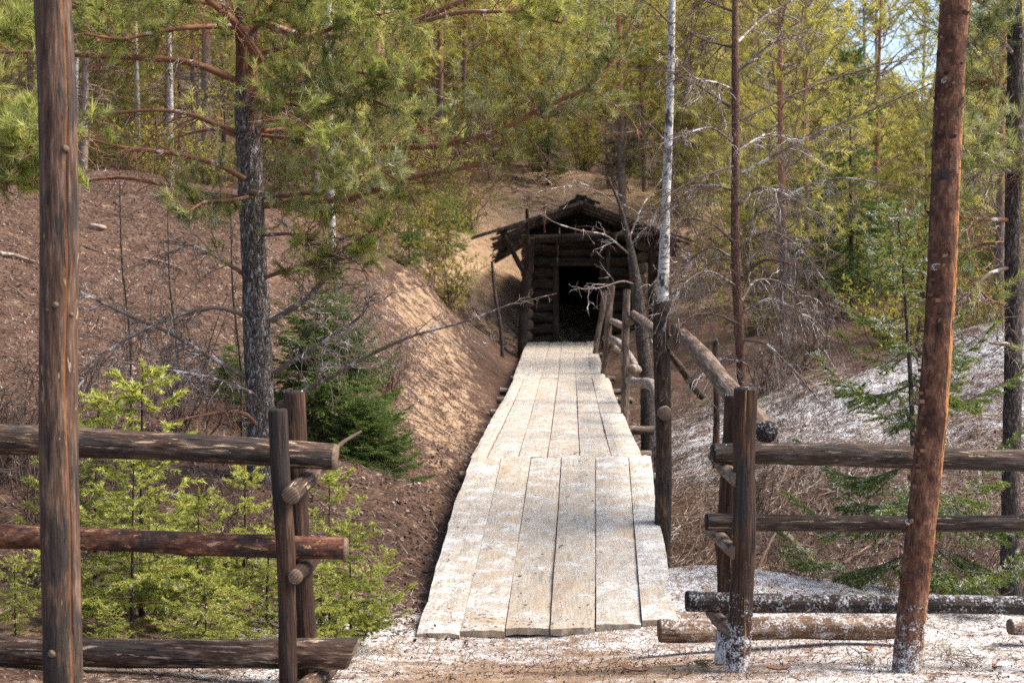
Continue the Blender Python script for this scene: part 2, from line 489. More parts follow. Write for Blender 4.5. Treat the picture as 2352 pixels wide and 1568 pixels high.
M['branch'] = twig_mat('pine_branch_bark', (0.10, 0.048, 0.030), (0.33, 0.155, 0.085), (0.52, 0.48, 0.45), 0.40)
M['dead_twig'] = twig_mat('dead_twig_bark', (0.08, 0.056, 0.046), (0.24, 0.175, 0.145), (0.54, 0.50, 0.475), 0.44)
M['brown_twig'] = twig_mat('brown_twig_bark', (0.05, 0.033, 0.026), (0.155, 0.10, 0.075), (0.42, 0.38, 0.35), 0.36)
M['far_twig'] = twig_mat('forest_twig_bark', (0.13, 0.092, 0.07), (0.32, 0.24, 0.185), (0.45, 0.4, 0.36), 0.36)
M['straw_twig'] = twig_mat('bare_stick_bark', (0.10, 0.065, 0.045), (0.30, 0.21, 0.145), (0.55, 0.5, 0.46), 0.42)
M['pine_needle'] = needle_mat('pine_needles', (0.11, 0.14, 0.03), (0.35, 0.375, 0.08), (0.62, 0.60, 0.18), 0.5)
M['pine_frost'] = needle_mat('frosted_pine_needles', (0.10, 0.12, 0.035), (0.27, 0.28, 0.075), (0.48, 0.46, 0.17), 0.5, snow=0.03)
M['far_needle'] = needle_mat('forest_pine_needles', (0.20, 0.20, 0.032), (0.50, 0.455, 0.085), (0.72, 0.64, 0.18), 0.55)
M['spruce_dark'] = needle_mat('dark_spruce_needles', (0.020, 0.045, 0.010), (0.065, 0.115, 0.020), (0.15, 0.22, 0.038), 0.4)
M['spruce_frost'] = needle_mat('frosted_spruce_needles', (0.025, 0.05, 0.014), (0.075, 0.12, 0.028), (0.21, 0.25, 0.05), 0.35, snow=0.07)
M['spruce_young'] = needle_mat('young_spruce_needles', (0.045, 0.07, 0.012), (0.20, 0.235, 0.034), (0.48, 0.485, 0.10), 0.42, snow=0.01)
M['bud_leaf'] = needle_mat('spring_bud_leaves', (0.22, 0.22, 0.025), (0.42, 0.39, 0.05), (0.60, 0.52, 0.07), 0.5)
M['grass'] = needle_mat('dry_grass_blades', (0.12, 0.13, 0.03), (0.28, 0.22, 0.10), (0.45, 0.36, 0.2), 0.3)


def litter_mat():
    N = Nodes('dry_leaf_litter')
    col = N.ramp(N.attr('tone'), [(0.0, (0.016, 0.010, 0.007)), (0.3, (0.055, 0.030, 0.020)), (0.6, (0.115, 0.066, 0.045)), (0.82, (0.215, 0.138, 0.10)), (1.0, (0.38, 0.28, 0.22))])
    return N.leaf(col, 0.12)


M['litter'] = litter_mat()
N_ = Nodes('red_bark_flake'); M['flake'] = N_.surface(N_.ramp(N_.attr('tone'), [(0.1, (0.025, 0.014, 0.010)), (0.5, (0.10, 0.048, 0.032)), (0.8, (0.18, 0.09, 0.058)), (1.0, (0.26, 0.15, 0.10))]), 0.85)


def ground_mat():
    N = Nodes('forest_floor')
    v = N.coord(rand=False)
    mid = N.noise(v, 5.0, 4, 0.65); fine = N.noise(v, 34, 3, 0.7); grit = N.noise(v, 110, 2, 0.7)
    litter = N.ramp(N.math('ADD', N.math('MULTIPLY', fine, 0.6), N.math('MULTIPLY', mid, 0.4)),
                    [(0.30, (0.015, 0.009, 0.006)), (0.46, (0.066, 0.037, 0.025)), (0.58, (0.135, 0.08, 0.054)), (0.72, (0.26, 0.17, 0.12))])
    sandc = N.ramp(N.math('ADD', N.math('MULTIPLY', grit, 0.4), N.math('MULTIPLY', mid, 0.6)),
                   [(0.33, (0.12, 0.068, 0.040)), (0.5, (0.31, 0.20, 0.122)), (0.68, (0.45, 0.32, 0.21))])
    sa = N.math('ADD', N.attr('sand'), N.math('MULTIPLY', N.math('SUBTRACT', N.math('ADD', N.math('MULTIPLY', mid, .6), N.math('MULTIPLY', fine, .4)), 0.5), 1.7))
    col = N.mix(N.ramp(sa, [(0.42, 0.0), (0.58, 1.0)]), litter, sandc)
    gr = N.math('MULTIPLY', N.ramp(N.noise(v, 1.1, 4, 0.6), [(0.58, 0.0), (0.70, 1.0)]), N.attr('moss'))
    col = N.mix(gr, col, N.mix(fine, (0.05, 0.06, 0.012), (0.16, 0.17, 0.04)))
    st = lambda x: N.ramp(x, [(0.32, 0.0), (0.68, 1.0)])
    sn = N.math('ADD', N.math('MULTIPLY', st(fine), 0.40), N.math('ADD', N.math('MULTIPLY', st(mid), 0.28), N.math('MULTIPLY', st(grit), 0.32)))
    sm = N.math('DIVIDE', N.math('SUBTRACT', N.math('ADD', N.attr('snow'), sn), 0.90), 0.22, True)
    col = N.mix(N.math('MULTIPLY', sm, 0.97), col, N.mix(grit, (0.52, 0.515, 0.52), (0.74, 0.735, 0.74)))
    h = N.math('ADD', N.math('ADD', N.math('MULTIPLY', fine, 0.6), N.math('MULTIPLY', mid, 0.9)), N.math('ADD', N.math('MULTIPLY', sm, 0.25), N.math('MULTIPLY', grit, 0.25)))
    return N.surface(col, 0.92, N.bump(h, 0.75, 0.035), 0.15)


def plank_mat():
    N = Nodes('snow_dusted_plank')
    n1 = N.noise(N.coord((60, 2.2, 30)), 1.0, 4, 0.65)
    col = N.ramp(n1, [(0.3, (0.26, 0.21, 0.155)), (0.5, (0.38, 0.32, 0.25)), (0.7, (0.46, 0.395, 0.315))])
    st = N.noise(N.coord((3.5, 1.2, 3)), 1.0, 4, 0.6)
    col = N.mix(N.ramp(st, [(0.45, 0.0), (0.7, 0.55)]), col, (0.43, 0.30, 0.18))
    a = N.ramp(N.noise(N.coord((46, 85, 46)), 1.0, 4, 0.75), [(0.3, 0.0), (0.7, 1.0)]); b = N.noise(N.coord((5, 7, 5)), 1.0, 4, 0.62); c = N.noise(N.coord((1.2, 1.2, 1.2)), 1.0, 1, 0.5)
    dirt = N.noise(N.coord((30, 55, 30)), 1.0, 3, 0.7)
    f = N.math('ADD', N.math('MULTIPLY', a, 0.36), N.math('ADD', N.math('MULTIPLY', b, 0.62), N.math('MULTIPLY', c, 0.12)))
    lvl = N.math('MULTIPLY', N.attr('tone'), 0.15)
    up = N.math('MULTIPLY', N.math('SUBTRACT', 1.0, N.up(), True), -0.45)
    sm = N.math('DIVIDE', N.math('SUBTRACT', N.math('ADD', N.math('ADD', f, lvl), up), 0.61), 0.13, True)
    col = N.mix(N.math('MULTIPLY', sm, 0.86), col, (0.62, 0.605, 0.58))
    col = N.mix(N.ramp(dirt, [(0.60, 0.0), (0.68, 0.75)]), col, (0.20, 0.135, 0.095))
    h = N.math('ADD', N.math('MULTIPLY', n1, 0.3), N.math('ADD', N.math('MULTIPLY', sm, 0.5), N.math('MULTIPLY', a, 0.4)))
    return N.surface(col, 0.88, N.bump(h, 0.6, 0.012))


M['ground'] = ground_mat()
M['plank'] = plank_mat()


def rock_mat():
    N = Nodes('pale_stone'); n = N.noise(N.coord(), 9, 6, 0.65)
    return N.surface(N.ramp(n, [(0.3, (0.20, 0.13, 0.10)), (0.7, (0.42, 0.31, 0.26))]), 0.85, N.bump(n, 0.5, 0.02))


M['rock'] = rock_mat()
N_ = Nodes('white_plastic'); M['plastic'] = N_.surface((0.75, 0.77, 0.78), 0.35, None, 0.5)
N_ = Nodes('blue_plastic'); M['blue'] = N_.surface((0.03, 0.13, 0.45), 0.35, None, 0.5)

# ------------------------------------------------------------------ ground (one sheet to the horizon)
CTRL = [(0, 2, 0), (-3, 2, 0), (3, 2, 0), (0, -4, 0), (-6, -4, 0), (6, -4, 0), (0, 6, 0), (-2.5, 6.3, 0), (2.5, 6.3, -.01), (1.05, 6.7, -.04), (.2, 8.6, -.36), (-.8, 8.6, -.34),
        (1.2, 8.5, -.29), (2.6, 8.0, -.24), (1.25, 9.9, -.12), (-2, 8.5, -.22), (-.89, 10.4, -.22),
        (-1.1, 13, .12), (-.62, 11.2, -.18), (-.55, 12.6, -.02), (-.44, 15, -.0), (-.17, 22, .12), (-.12, 25, .18), (-.05, 28, .3), (.1, 31, .5), (-.8, 27, .95), (.15, 33, .65), (-1.08, 20, .21), (-1.3, 24, .95), (-1.5, 28, 2.0), (-3, 26, 2.75), (-3, 31, 2.6), (-1.6, 32, 1.9),
        (-2.15, 40, 4.2), (-1.03, 36, 2.6), (-2.3, 13, .5), (-3.2, 12, .55), (-2.4, 9.5, .0), (-3.5, 8.8, .1), (-4.15, 15.5, 1.2), (-5, 19, 2.3), (-6.2, 23, 3.6), (-3.5, 20, 2.3), (-4.4, 25, 3.5),
        (-7.2, 20, 3.5), (-8, 30, 4.2), (-5, 35, 4.4), (-20, 30, 5.5), (-20, 15, 3.5), (-15, 8, 1.4), (-8, 8, .5), (-6, 4, .05), (-12, 0, .1),
        (-.36, 45, 5.6), (3.6, 48, 6.0), (6.7, 46, 5.0), (4.9, 36, 1.9), (5, 40, 3.0), (-4.8, 42, 5.2), (0, 60, 7.5), (-22, 60, 8), (22, 60, 6), (0, 90, 9.5), (-30, 90, 10), (30, 90, 8),
        (1.7, 11.4, -.7), (2.5, 15.5, -.2), (3, 18.5, .02), (3.9, 22, .5), (4.7, 20, .72), (4.8, 17, .4), (3.9, 13.5, -.2), (3.7, 12, -.85), (5.2, 12, -.7), (3.4, 10, -.41), (6.7, 19, 1.45), (6, 20.3, 1.25),
        (7, 24, .9), (5, 26, .8), (11, 35, 1.9), (7.5, 30, 1.6), (15, 46, 4.0), (20, 20, 1.8), (12, 12, 0), (12, 5, -.1), (20, 38, 2.8),
        (.4, 11.3, -.75), (.5, 14, -1.0), (.7, 18, -.75), (.9, 24, -.3), (1.0, 30, .25), (1.4, 34, .75), (1.3, 38, 1.6), (1.6, 16, -.5), (2.1, 25, .35), (2.6, 28, .45), (3, 33, 1.2)]
CT = np.array(CTRL, float)


def tps_fit(C, lam=0.02):
    d = np.linalg.norm(C[:, None, :2] - C[None, :, :2], axis=2)
    K = np.where(d > 0, d ** 2 * np.log(np.maximum(d, 1e-9)), 0) + lam * np.eye(len(C))
    P = np.c_[np.ones(len(C)), C[:, :2]]
    A = np.block([[K, P], [P.T, np.zeros((3, 3))]])
    return np.linalg.solve(A, np.r_[C[:, 2], 0, 0, 0])


TW = tps_fit(CT)


def gz(x, y):
    """ground height"""
    sh = np.shape(x); x = np.asarray(x, float).ravel(); y = np.asarray(y, float).ravel()
    xc = np.clip(x, -26, 26); yc = np.clip(y, -4, 90)
    out = np.zeros(len(x))
    for a in range(0, len(x), 20000):
        xa, ya = xc[a:a + 20000], yc[a:a + 20000]
        d2 = (xa[:, None] - CT[None, :, 0]) ** 2 + (ya[:, None] - CT[None, :, 1]) ** 2
        K = np.where(d2 > 0, 0.5 * d2 * np.log(np.maximum(d2, 1e-12)), 0)
        out[a:a + 20000] = K @ TW[:len(CT)] + TW[-3] + TW[-2] * xa + TW[-1] * ya
    out += 0.20 * np.clip(y - 78, 0, 70) * np.clip((y - 78) / 20, 0, 1)
    b = np.clip((y - 10) / 6, 0, 1)
    out += (0.012 + 0.05 * b) * (np.sin(x * 2.3 + 1.3 * np.sin(y * 1.1)) * np.cos(y * 1.9 + x)) + (0.008 + .02 * b) * np.sin(x * 6.1 + y * 2.7) * np.sin(y * 5.3 - x * 1.7)
    return out.reshape(sh)


def g1(x, y): return float(gz(np.array([x]), np.array([y]))[0])


def gp(px, d):
    """ground point below a photograph column at distance d"""
    x = (px - 1176) / F * d
    return np.array((x, d, g1(x, d)))


def bump2(x, y, cx, cy, sx, sy): return np.exp(-((x - cx) / sx) ** 2 - ((y - cy) / sy) ** 2)


def ground_masks(x, y):
    sm = lambda a, b, t: np.clip((t - a) / (b - a), 0, 1)
    plat = 1 - sm(9.3, 10.4, y - 0.35 * x)
    right = sm(0.6, 2.2, x) * (1 - sm(20, 27, y))
    snow = np.maximum(plat * (0.53 - 0.34 * bump2(x, y, .25, 7.1, .85, 1.0)) * (1 - 0.9 * sm(-1.2, -2.6, x)), 0)
    mound = np.minimum(1, 1.25 * np.maximum(bump2(x, y, 5.4, 17, 2.6, 3.8), np.maximum(bump2(x, y, 7.0, 15, 3.0, 3.0), 1.0 * bump2(x, y, 3.2, 17.5, 1.8, 3.4))))
    snow = np.maximum(snow, right * np.maximum((0.49 + .1 * np.sin(x * 1.7 + y) * np.sin(y * 1.3 - x)) * mound, 0.24))
    snow = np.maximum(snow, 0.40 * bump2(x, y, 3.0, 20, 3, 4))
    sand = 0.25 + 0.7 * plat * bump2(x, y, .8, 7.6, 2.6, 3.0)
    sand = np.maximum(sand, 0.55 * bump2(x, y, -1.6, 26, 1.3, 4.0) + 0.62 * bump2(x, y, -.9, 18, .9, 5))
    sand = np.maximum(sand, 0.95 * bump2(x, y, -.4, 39, 3.2, 7)); sand = np.maximum(sand, 0.85 * bump2(x, y, 4.0, 46, 5, 5))
    sand = np.maximum(sand, 0.8 * bump2(x, y, 15, 46, 5, 5)); sand = np.maximum(sand, 0.6 * bump2(x, y, 5, 37, 2.5, 5))
    moss = np.clip(sm(14, 22, y) * sm(1.5, 3.5, x) + sm(28, 40, y), 0, 1)
    return snow, sand, moss


def warp(n, lim, core, c0):
    t = np.linspace(-1, 1, n)
    k = 3.2
    return c0 + lim * np.sinh(k * t) / np.sinh(k) if core is None else c0 + core * t + (lim - core) * np.sign(t) * np.abs(t) ** 6


gx = warp(330, 420, 13, 0.0)
t_ = np.linspace(0, 1, 520)
gy = -30 + 34 * np.clip(t_ / 0.06, 0, 1) + np.where(t_ > 0.06, 44 * ((t_ - .06) / .94) ** 1.25 + 470 * ((t_ - .06) / .94) ** 12, 0)
GX, GY = np.meshgrid(gx, gy)
GZ = gz(GX, GY)
mb = MB()
nx, ny = len(gx), len(gy)
ii = (np.arange(ny - 1)[:, None] * nx + np.arange(nx - 1)[None])
mb.add(np.stack([GX, GY, GZ], -1), np.stack([ii, ii + 1, ii + nx + 1, ii + nx], -1))
ground = mb.build('ground', M['ground'])
ground['kind'] = 'structure'
for nm, arr in zip(('snow', 'sand', 'moss'), ground_masks(GX.ravel(), GY.ravel())):
    a = ground.data.attributes.new(nm, 'FLOAT', 'POINT'); a.data.foreach_set('value', arr.astype(np.float32))

# ------------------------------------------------------------------ round timber
def log(name, p0, p1, r0, r1, mats, parent=None, bend=0.0, seed=0, knots=3, sides=22, segs=26, groove=None, rough=0.012, cut=0.0):
    """a pole along its own z axis; 'cut' tilts the far sawn face, 'groove' is a drying crack"""
    g = np.random.default_rng(seed + 100)
    p0 = np.asarray(p0, float); p1 = np.asarray(p1, float)
    Lg = np.linalg.norm(p1 - p0); ax = (p1 - p0) / Lg
    z = np.linspace(0, 1, segs + 1)
    th = np.linspace(0, 2 * np.pi, sides, endpoint=False)
    TH = np.tile(th, (segs + 1, 1)); tone = np.zeros((segs + 1, sides))
    R = (r0 + (r1 - r0) * z)[:, None] * np.ones(sides)
    ph = g.uniform(0, 6.28, 6)
    R *= 1 + 0.03 * np.sin(2 * TH + ph[0] + 2.5 * z[:, None]) + 0.02 * np.sin(3 * TH + ph[1] + 4 * z[:, None]) + rough * g.standard_normal(R.shape)
    R *= 1 + 0.035 * np.sin(z * 7 + ph[2])[:, None] + 0.025 * np.sin(z * 17 + ph[3])[:, None]
    lu = np.clip(g.standard_normal((segs // 3 + 2, 6)), -2, 2)
    zi = np.linspace(0, lu.shape[0] - 1.001, segs + 1); z0_ = zi.astype(int); zf = (zi - z0_)[:, None]
    ti = TH / (2 * np.pi) * 6; t0_ = ti.astype(int) % 6; tf = ti - ti.astype(int)
    lA = lu[z0_[:, None], t0_] * (1 - tf) + lu[z0_[:, None], (t0_ + 1) % 6] * tf; lB = lu[z0_[:, None] + 1, t0_] * (1 - tf) + lu[z0_[:, None] + 1, (t0_ + 1) % 6] * tf
    R *= 1 + 0.03 * (lA * (1 - zf) + lB * zf)
    for _ in range(knots):
        kz, kt = g.uniform(.05, .95), g.uniform(0, 6.28)
        dt = np.angle(np.exp(1j * (TH - kt)))
        R += 0.13 * r0 * np.exp(-((z[:, None] - kz) * Lg / (0.7 * r0)) ** 2 - (dt / .35) ** 2)
    if groove is not None:
        gt, gd = groove
        c = gt + 0.10 * np.sin(z * 9) + 0.05 * np.sin(z * 23 + 1)
        off = np.array([-1.0, -.07, 0, .07, 1.0])
        k = sides // 2
        base = np.linspace(0.16, 2 * np.pi - .16, sides - 3)
        TH = np.concatenate([np.tile([-.07, 0, .07], (segs + 1, 1)), np.tile(base, (segs + 1, 1))], 1) + c[:, None]
        R = (r0 + (r1 - r0) * z)[:, None] * (1 + 0.025 * np.sin(2 * TH + ph[0] + 2.5 * z[:, None]) + rough * 0.6 * g.standard_normal(TH.shape))
        for kz, kt in groove_knots.get(seed, []):
            dt = np.angle(np.exp(1j * (TH - kt)))
            R += 0.09 * r0 * np.exp(-((z[:, None] - kz) * Lg / (0.8 * r0)) ** 2 - (dt / .5) ** 2)
        R[:, 1] -= gd * (0.6 + 0.4 * np.sin(z * 11))
        tone[:, 1] = 1.4
        if seed == 2: tone = np.maximum(tone, .75 * np.exp(-(np.angle(np.exp(1j * (TH - c[:, None] - .25))) / .30) ** 2))
    bx = bend * Lg * np.sin(np.pi * z) + 0.13 * r0 * np.sin(z * 8 + ph[4]); by = 0.5 * bend * Lg * np.sin(2 * np.pi * z + ph[5])
    X = R * np.cos(TH) + bx[:, None]; Y = R * np.sin(TH) + by[:, None]
    Z = np.tile((z * Lg)[:, None], (1, sides))
    Z[-1] += cut * (X[-1] - bx[-1]); Z[-1] += 0.03 * r0 * g.standard_normal(sides)
    m = MB()
    P = np.stack([X, Y, Z], -1)
    i = np.arange(segs)[:, None] * sides; j = np.arange(sides)[None]; j2 = (j + 1) % sides
    m.add(P, np.stack([i + j, i + j2, i + sides + j2, i + sides + j], -1), tone=tone.ravel())
    for k in (0, segs):
        c = np.array([bx[k], by[k], Z[k].mean()])
        inner = c + (P[k] - c) * 0.90 + np.array([0, 0, (0.012 if k else -0.012) * r0 / .05])
        v = np.vstack([P[k], inner, c[None] + np.array([0, 0, (0.008 if k else -0.008)])])
        jj = np.arange(sides); n2 = (jj + 1) % sides
        q = np.stack([jj, n2, n2 + sides, jj + sides], -1); tr = np.stack([jj + sides, n2 + sides, np.full(sides, 2 * sides)], -1)
        if not k: q = q[:, ::-1]; tr = tr[:, ::-1]
        m.add(v, q, tr, tone=0.0, m=1)
    me = m.mesh(name)
    for q in mats: me.materials.append(q)
    o = bpy.data.objects.new(name, me); COL.objects.link(o)
    o.rotation_mode = 'QUATERNION'
    o.rotation_quaternion = Vector((0, 0, 1)).rotation_difference(Vector(ax))
    po = np.array(parent['_loc']) if parent is not None else np.zeros(3)
    o.location = p0 - po
    if parent is not None: o.parent = parent
    return o


groove_knots = {1: [(0.80, -0.9), (0.80, 0.25), (0.60, -0.75), (0.25, -1.2)], 2: [(0.66, -1.9), (0.36, -0.7)]}


def board(name, A0, A1, B0, B1, thick, mat, parent, seed=0, segs=22, wob=0.008, tone=(0.5, 0.5), sag=None):
    """sawn plank: near edge from A0 (left) to A1 (right), far edge B0 to B1 (top surface)"""
    g = np.random.default_rng(seed + 500)
    A0, A1, B0, B1 = [np.asarray(p, float) for p in (A0, A1, B0, B1)]
    t = np.linspace(0, 1, segs + 1)[:, None]
    Lf = A0 + (B0 - A0) * t; Rt = A1 + (B1 - A1) * t
    wl = np.cumsum(g.standard_normal(segs + 1)) ; wl -= np.linspace(wl[0], wl[-1], segs + 1); wr = np.cumsum(g.standard_normal(segs + 1)); wr -= np.linspace(wr[0], wr[-1], segs + 1)
    ax = nrm(A1 - A0)
    wa, wb = wob if isinstance(wob, tuple) else (wob, wob)
    Lf = Lf + ax * (wa * 0.5 * wl)[:, None]; Rt = Rt + ax * (wb * 0.5 * wr)[:, None]
    up = nrm(np.cross(A1 - A0, B0 - A0))
    lift = 0.006 * np.sin(t[:, 0] * 9 + g.uniform(0, 6)) + g.uniform(-.003, .003)
    if sag is not None: lift = lift + sag(t[:, 0])
    w = np.linspace(0, 1, 5)
    top = Lf[:, None] + (Rt - Lf)[:, None] * w[None, :, None] + up * (lift[:, None] - 0.004 * np.cos((w - .5) * 5)[None] ** 2 * 0 + 0.003 * g.standard_normal((segs + 1, 5)))[..., None]
    inn = top.copy(); b = 0.006
    top[:, 0] -= up * b; top[:, -1] -= up * b
    prof = np.concatenate([top, top[:, ::-1] - up * (thick - 0.0)], 1)
    prof[0] += nrm(B0 - A0) * 0.012 * g.standard_normal((10, 1)) * 0.5
    n = 10; i = np.arange(segs)[:, None] * n; j = np.arange(n)[None]; j2 = (j + 1) % n
    m = MB()
    tn = np.repeat(np.linspace(tone[0], tone[1], segs + 1), n)
    m.add(prof, np.stack([i + j, i + j2, i + n + j2, i + n + j], -1), tone=tn)
    for k, fl in ((0, 1), (segs, 0)):
        q = np.array([[0, 1, 8, 9], [1, 2, 7, 8], [2, 3, 6, 7], [3, 4, 5, 6]])
        m.add(prof[k], q[:, ::-1] if fl else q, tone=0.0)
    return m.build(name, mat, parent, origin=(A0 + A1) / 2, smooth=False)


# ------------------------------------------------------------------ plank walkway
D0, D1, D2, D3 = 8.71, 12.95, 24.0, 34.0
ww = thing('plank_walkway', 'snow dusted plank walkway climbing from the sandy ground to the dark hut', 'walkway', at(1255, 1445, D0))
near = [(955, 1452), (1057, 1447), (1160, 1444), (1263, 1443), (1368, 1440), (1474, 1433), (1556, 1420)]
far1 = [(1083, 1050), (1152, 1049), (1220, 1049), (1290, 1048), (1368, 1047), (1444, 1047), (1496, 1046)]
k = 0
tones = [(.85, .6), (.6, .6), (.4, .6), (.3, .6), (.65, .7), (.95, .85)]
for i in range(6):
    gap = 1.5
    a0 = at(near[i][0] + gap, near[i + 1][1] if i not in (0,) else near[0][1], D0 - (0.05 if i == 0 else 0.0) + 0.02 * (i % 3)); a1 = at(near[i + 1][0] - gap, near[i + 1][1], D0 + 0.02 * (i % 3))
    a1[1] = a0[1]; a0[2] = a1[2] = 0.5 * (a0[2] + a1[2])
    b0 = at(far1[i][0] + gap * .7, far1[i][1], D1); b1 = at(far1[i + 1][0] - gap * .7, far1[i + 1][1], D1)
    board('plank', a0, a1, b0, b1, 0.045, M['plank'], ww, seed=i, segs=30, wob=(0.010 if i == 0 else .0012, 0.006 if i == 5 else 0.0012), tone=tones[i])
near2 = [1080, 1117, 1190, 1257, 1332, 1406, 1480]
far2 = [1180, 1204, 1241, 1282, 1323, 1360, 1398]
for i in range(6):
    a0 = at(near2[i] + 1.2, 1049, D1 + .03); a1 = at(near2[i + 1] - 1.2, 1049, D1 + .03)
    b0 = at(far2[i] + .5, 868, D2); b1 = at(far2[i + 1] - .5, 868, D2)
    board('plank', a0, a1, b0, b1, 0.045, M['plank'], ww, seed=20 + i, segs=40, wob=(0.007 if i == 0 else .0015, 0.006 if i == 5 else 0.0015), tone=(0.55 + .1 * (i == 5), 0.45),
          sag=lambda t: -0.03 * np.sin(np.pi * t) - 0.008 * (1 - t))
near3 = [1178, 1208, 1242, 1283, 1322, 1360, 1392]
far3 = [1210, 1236, 1263, 1290, 1318, 1346, 1366]
for i in range(6):
    a0 = at(near3[i] + .4, 868, D2 + .03); a1 = at(near3[i + 1] - .4, 868, D2 + .03)
    b0 = at(far3[i] + .3, 784, D3); b1 = at(far3[i + 1] - .3, 784, D3)
    board('plank', a0, a1, b0, b1, 0.045, M['plank'], ww, seed=40 + i, segs=24, wob=0.004, tone=(0.5, 0.3), sag=lambda t: -0.006 + 0 * t)


nail = MB(); gn = np.random.default_rng(9)
for i in range(6):
    for f_ in (.035, .20, .52, .965):
        for w_ in (.22, .78):
            a_ = at(near[i][0] * (1 - w_) + near[i + 1][0] * w_, near[i + 1][1], D0 + .01); b_ = at(far1[i][0] * (1 - w_) + far1[i + 1][0] * w_, far1[i][1], D1)
            c_ = a_ + (b_ - a_) * f_ + np.array((gn.normal(0, .006), 0, .009)); an = np.linspace(0, 2 * np.pi, 8, endpoint=False)
            v_ = np.vstack([np.c_[c_[0] + .0055 * np.cos(an), c_[1] + .0055 * np.sin(an), np.full(8, c_[2])], c_ + (0, 0, .003)])
            nail.add(v_, tris=[[k_, (k_ + 1) % 8, 8] for k_ in range(8)])
no = nail.build('nail_heads', M['end_dark'], ww); no['kind'] = 'stuff'


def walk_z(y):
    return np.interp(y, [D0, D1, D2, D3], [at(1255, 1445, D0)[2], at(1280, 1048, D1)[2], at(1290, 868, D2)[2], at(1292, 784, D3)[2]])


def walk_x(y):
    return np.interp(y, [D0, D1, D2, D3], [at(1255, 1445, D0)[0], at(1287, 1048, D1)[0], at(1289, 868, D2)[0], at(1290, 784, D3)[0]])


sd_ = 60
for y_, l_, r_ in ((9.6, .74, .76), (12.8, .9, .98), (14.3, .86, .9), (16.8, .86, 1.28), (19.0, .94, .9), (21.2, .95, 1.05), (22.8, .98, 1.0), (25.5, .9, .95), (28.5, .88, .95), (31.5, .85, .9)):
    c = np.array((float(walk_x(y_)), y_, float(walk_z(y_)) - 0.145)); sd_ += 1
    log('joist', c + (-l_, random.uniform(-.1, .1), 0), c + (r_, random.uniform(-.1, .1), 0), .055, .05, (M['grey_post'], M['end']), ww, seed=sd_, segs=8, sides=14)
for y_ in (11.6, 15.0, 19.5, 24.0, 28.5, 32.5):                     # trestle legs down to the gully floor
    for s_ in (-.62, .62):
        x_ = float(walk_x(y_)) + s_; sd_ += 1
        log('trestle_leg', (x_, y_, g1(x_, y_) - .1), (x_, y_, float(walk_z(y_)) - .10), .06, .055, (M['grey_post'], M['end']), ww, seed=sd_, segs=8, sides=12)
for s_ in (-.5, .5):
    p = [(float(walk_x(y)) + s_, y, float(walk_z(y)) - .25) for y in (9.4, D1, D2, D3)]
    for a, b in zip(p[:-1], p[1:]):
        sd_ += 1
        log('stringer', np.array(a) - (0, .2, 0), np.array(b) + (0, .2, 0), .05, .05, (M['grey_post'], M['end']), ww, seed=sd_, segs=8, sides=12)

# ------------------------------------------------------------------ timber hut at the far end
HD = 34.25
hut = thing('timber_hut', 'dark charred and shaded timber hut with open doorway and sagging board roof', 'hut', at(1335, 800, HD + 2))
HZ0 = float(walk_z(34)) - 0.05


def hx(px): return at(px, 700, HD)[0]


def hz(py): return at(1300, py, HD)[2]


def hlog(name, x0, x1, y0, y1, z, r, mat=None, seed=0, r2=None):
    return log(name, (x0, y0, z), (x1, y1, z), r, r2 or r, (mat or M['hut_log'], M['end']), hut, seed=seed, segs=8, sides=12, knots=1, rough=.03)


n_ = 9
zs = np.linspace(hz(783) + .02, hz(575), n_)
for i, z_ in enumerate(zs):
    hlog('wall_log', hx(1208), hx(1279), HD, HD, z_, .135 + .012 * (i % 3), seed=200 + i)
    hlog('wall_log', hx(1380), hx(1476), HD, HD, z_, .135 + .01 * (i % 2), seed=220 + i)
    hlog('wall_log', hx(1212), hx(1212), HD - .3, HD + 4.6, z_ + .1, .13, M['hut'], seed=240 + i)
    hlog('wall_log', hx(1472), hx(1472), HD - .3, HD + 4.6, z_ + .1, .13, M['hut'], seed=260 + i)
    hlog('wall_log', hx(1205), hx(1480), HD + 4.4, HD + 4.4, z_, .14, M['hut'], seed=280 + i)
for i, z_ in enumerate(np.linspace(hz(600), hz(560), 3)):
    hlog('lintel_log', hx(1279), hx(1380), HD + .02, HD + .02, z_, .115, M['hut_log'], seed=300 + i)
hlog('wall_log', hx(1212), hx(1212), HD - .3, HD + 4.6, hz(800), .14, seed=311)
hlog('wall_log', hx(1472), hx(1472), HD - .3, HD + 4.6, hz(800), .14, seed=312)
for i, (py, a, b) in enumerate(((800, 1380, 1480), (822, 1385, 1482), (845, 1390, 1485))):
    hlog('foundation_log', hx(a), hx(b), HD + .05, HD + .05, hz(py), .14, seed=320 + i)


def hbox(name, x0, x1, y0, y1, z0, z1, mat):
    m = MB(); v = np.array([(x, y, z) for z in (z0, z1) for y in (y0, y1) for x in (x0, x1)])
    m.add(v, [[0, 2, 3, 1], [4, 5, 7, 6], [0, 1, 5, 4], [2, 6, 7, 3], [0, 4, 6, 2], [1, 3, 7, 5]])
    return m.build(name, mat, hut, origin=((x0 + x1) / 2, (y0 + y1) / 2, z0), smooth=False)


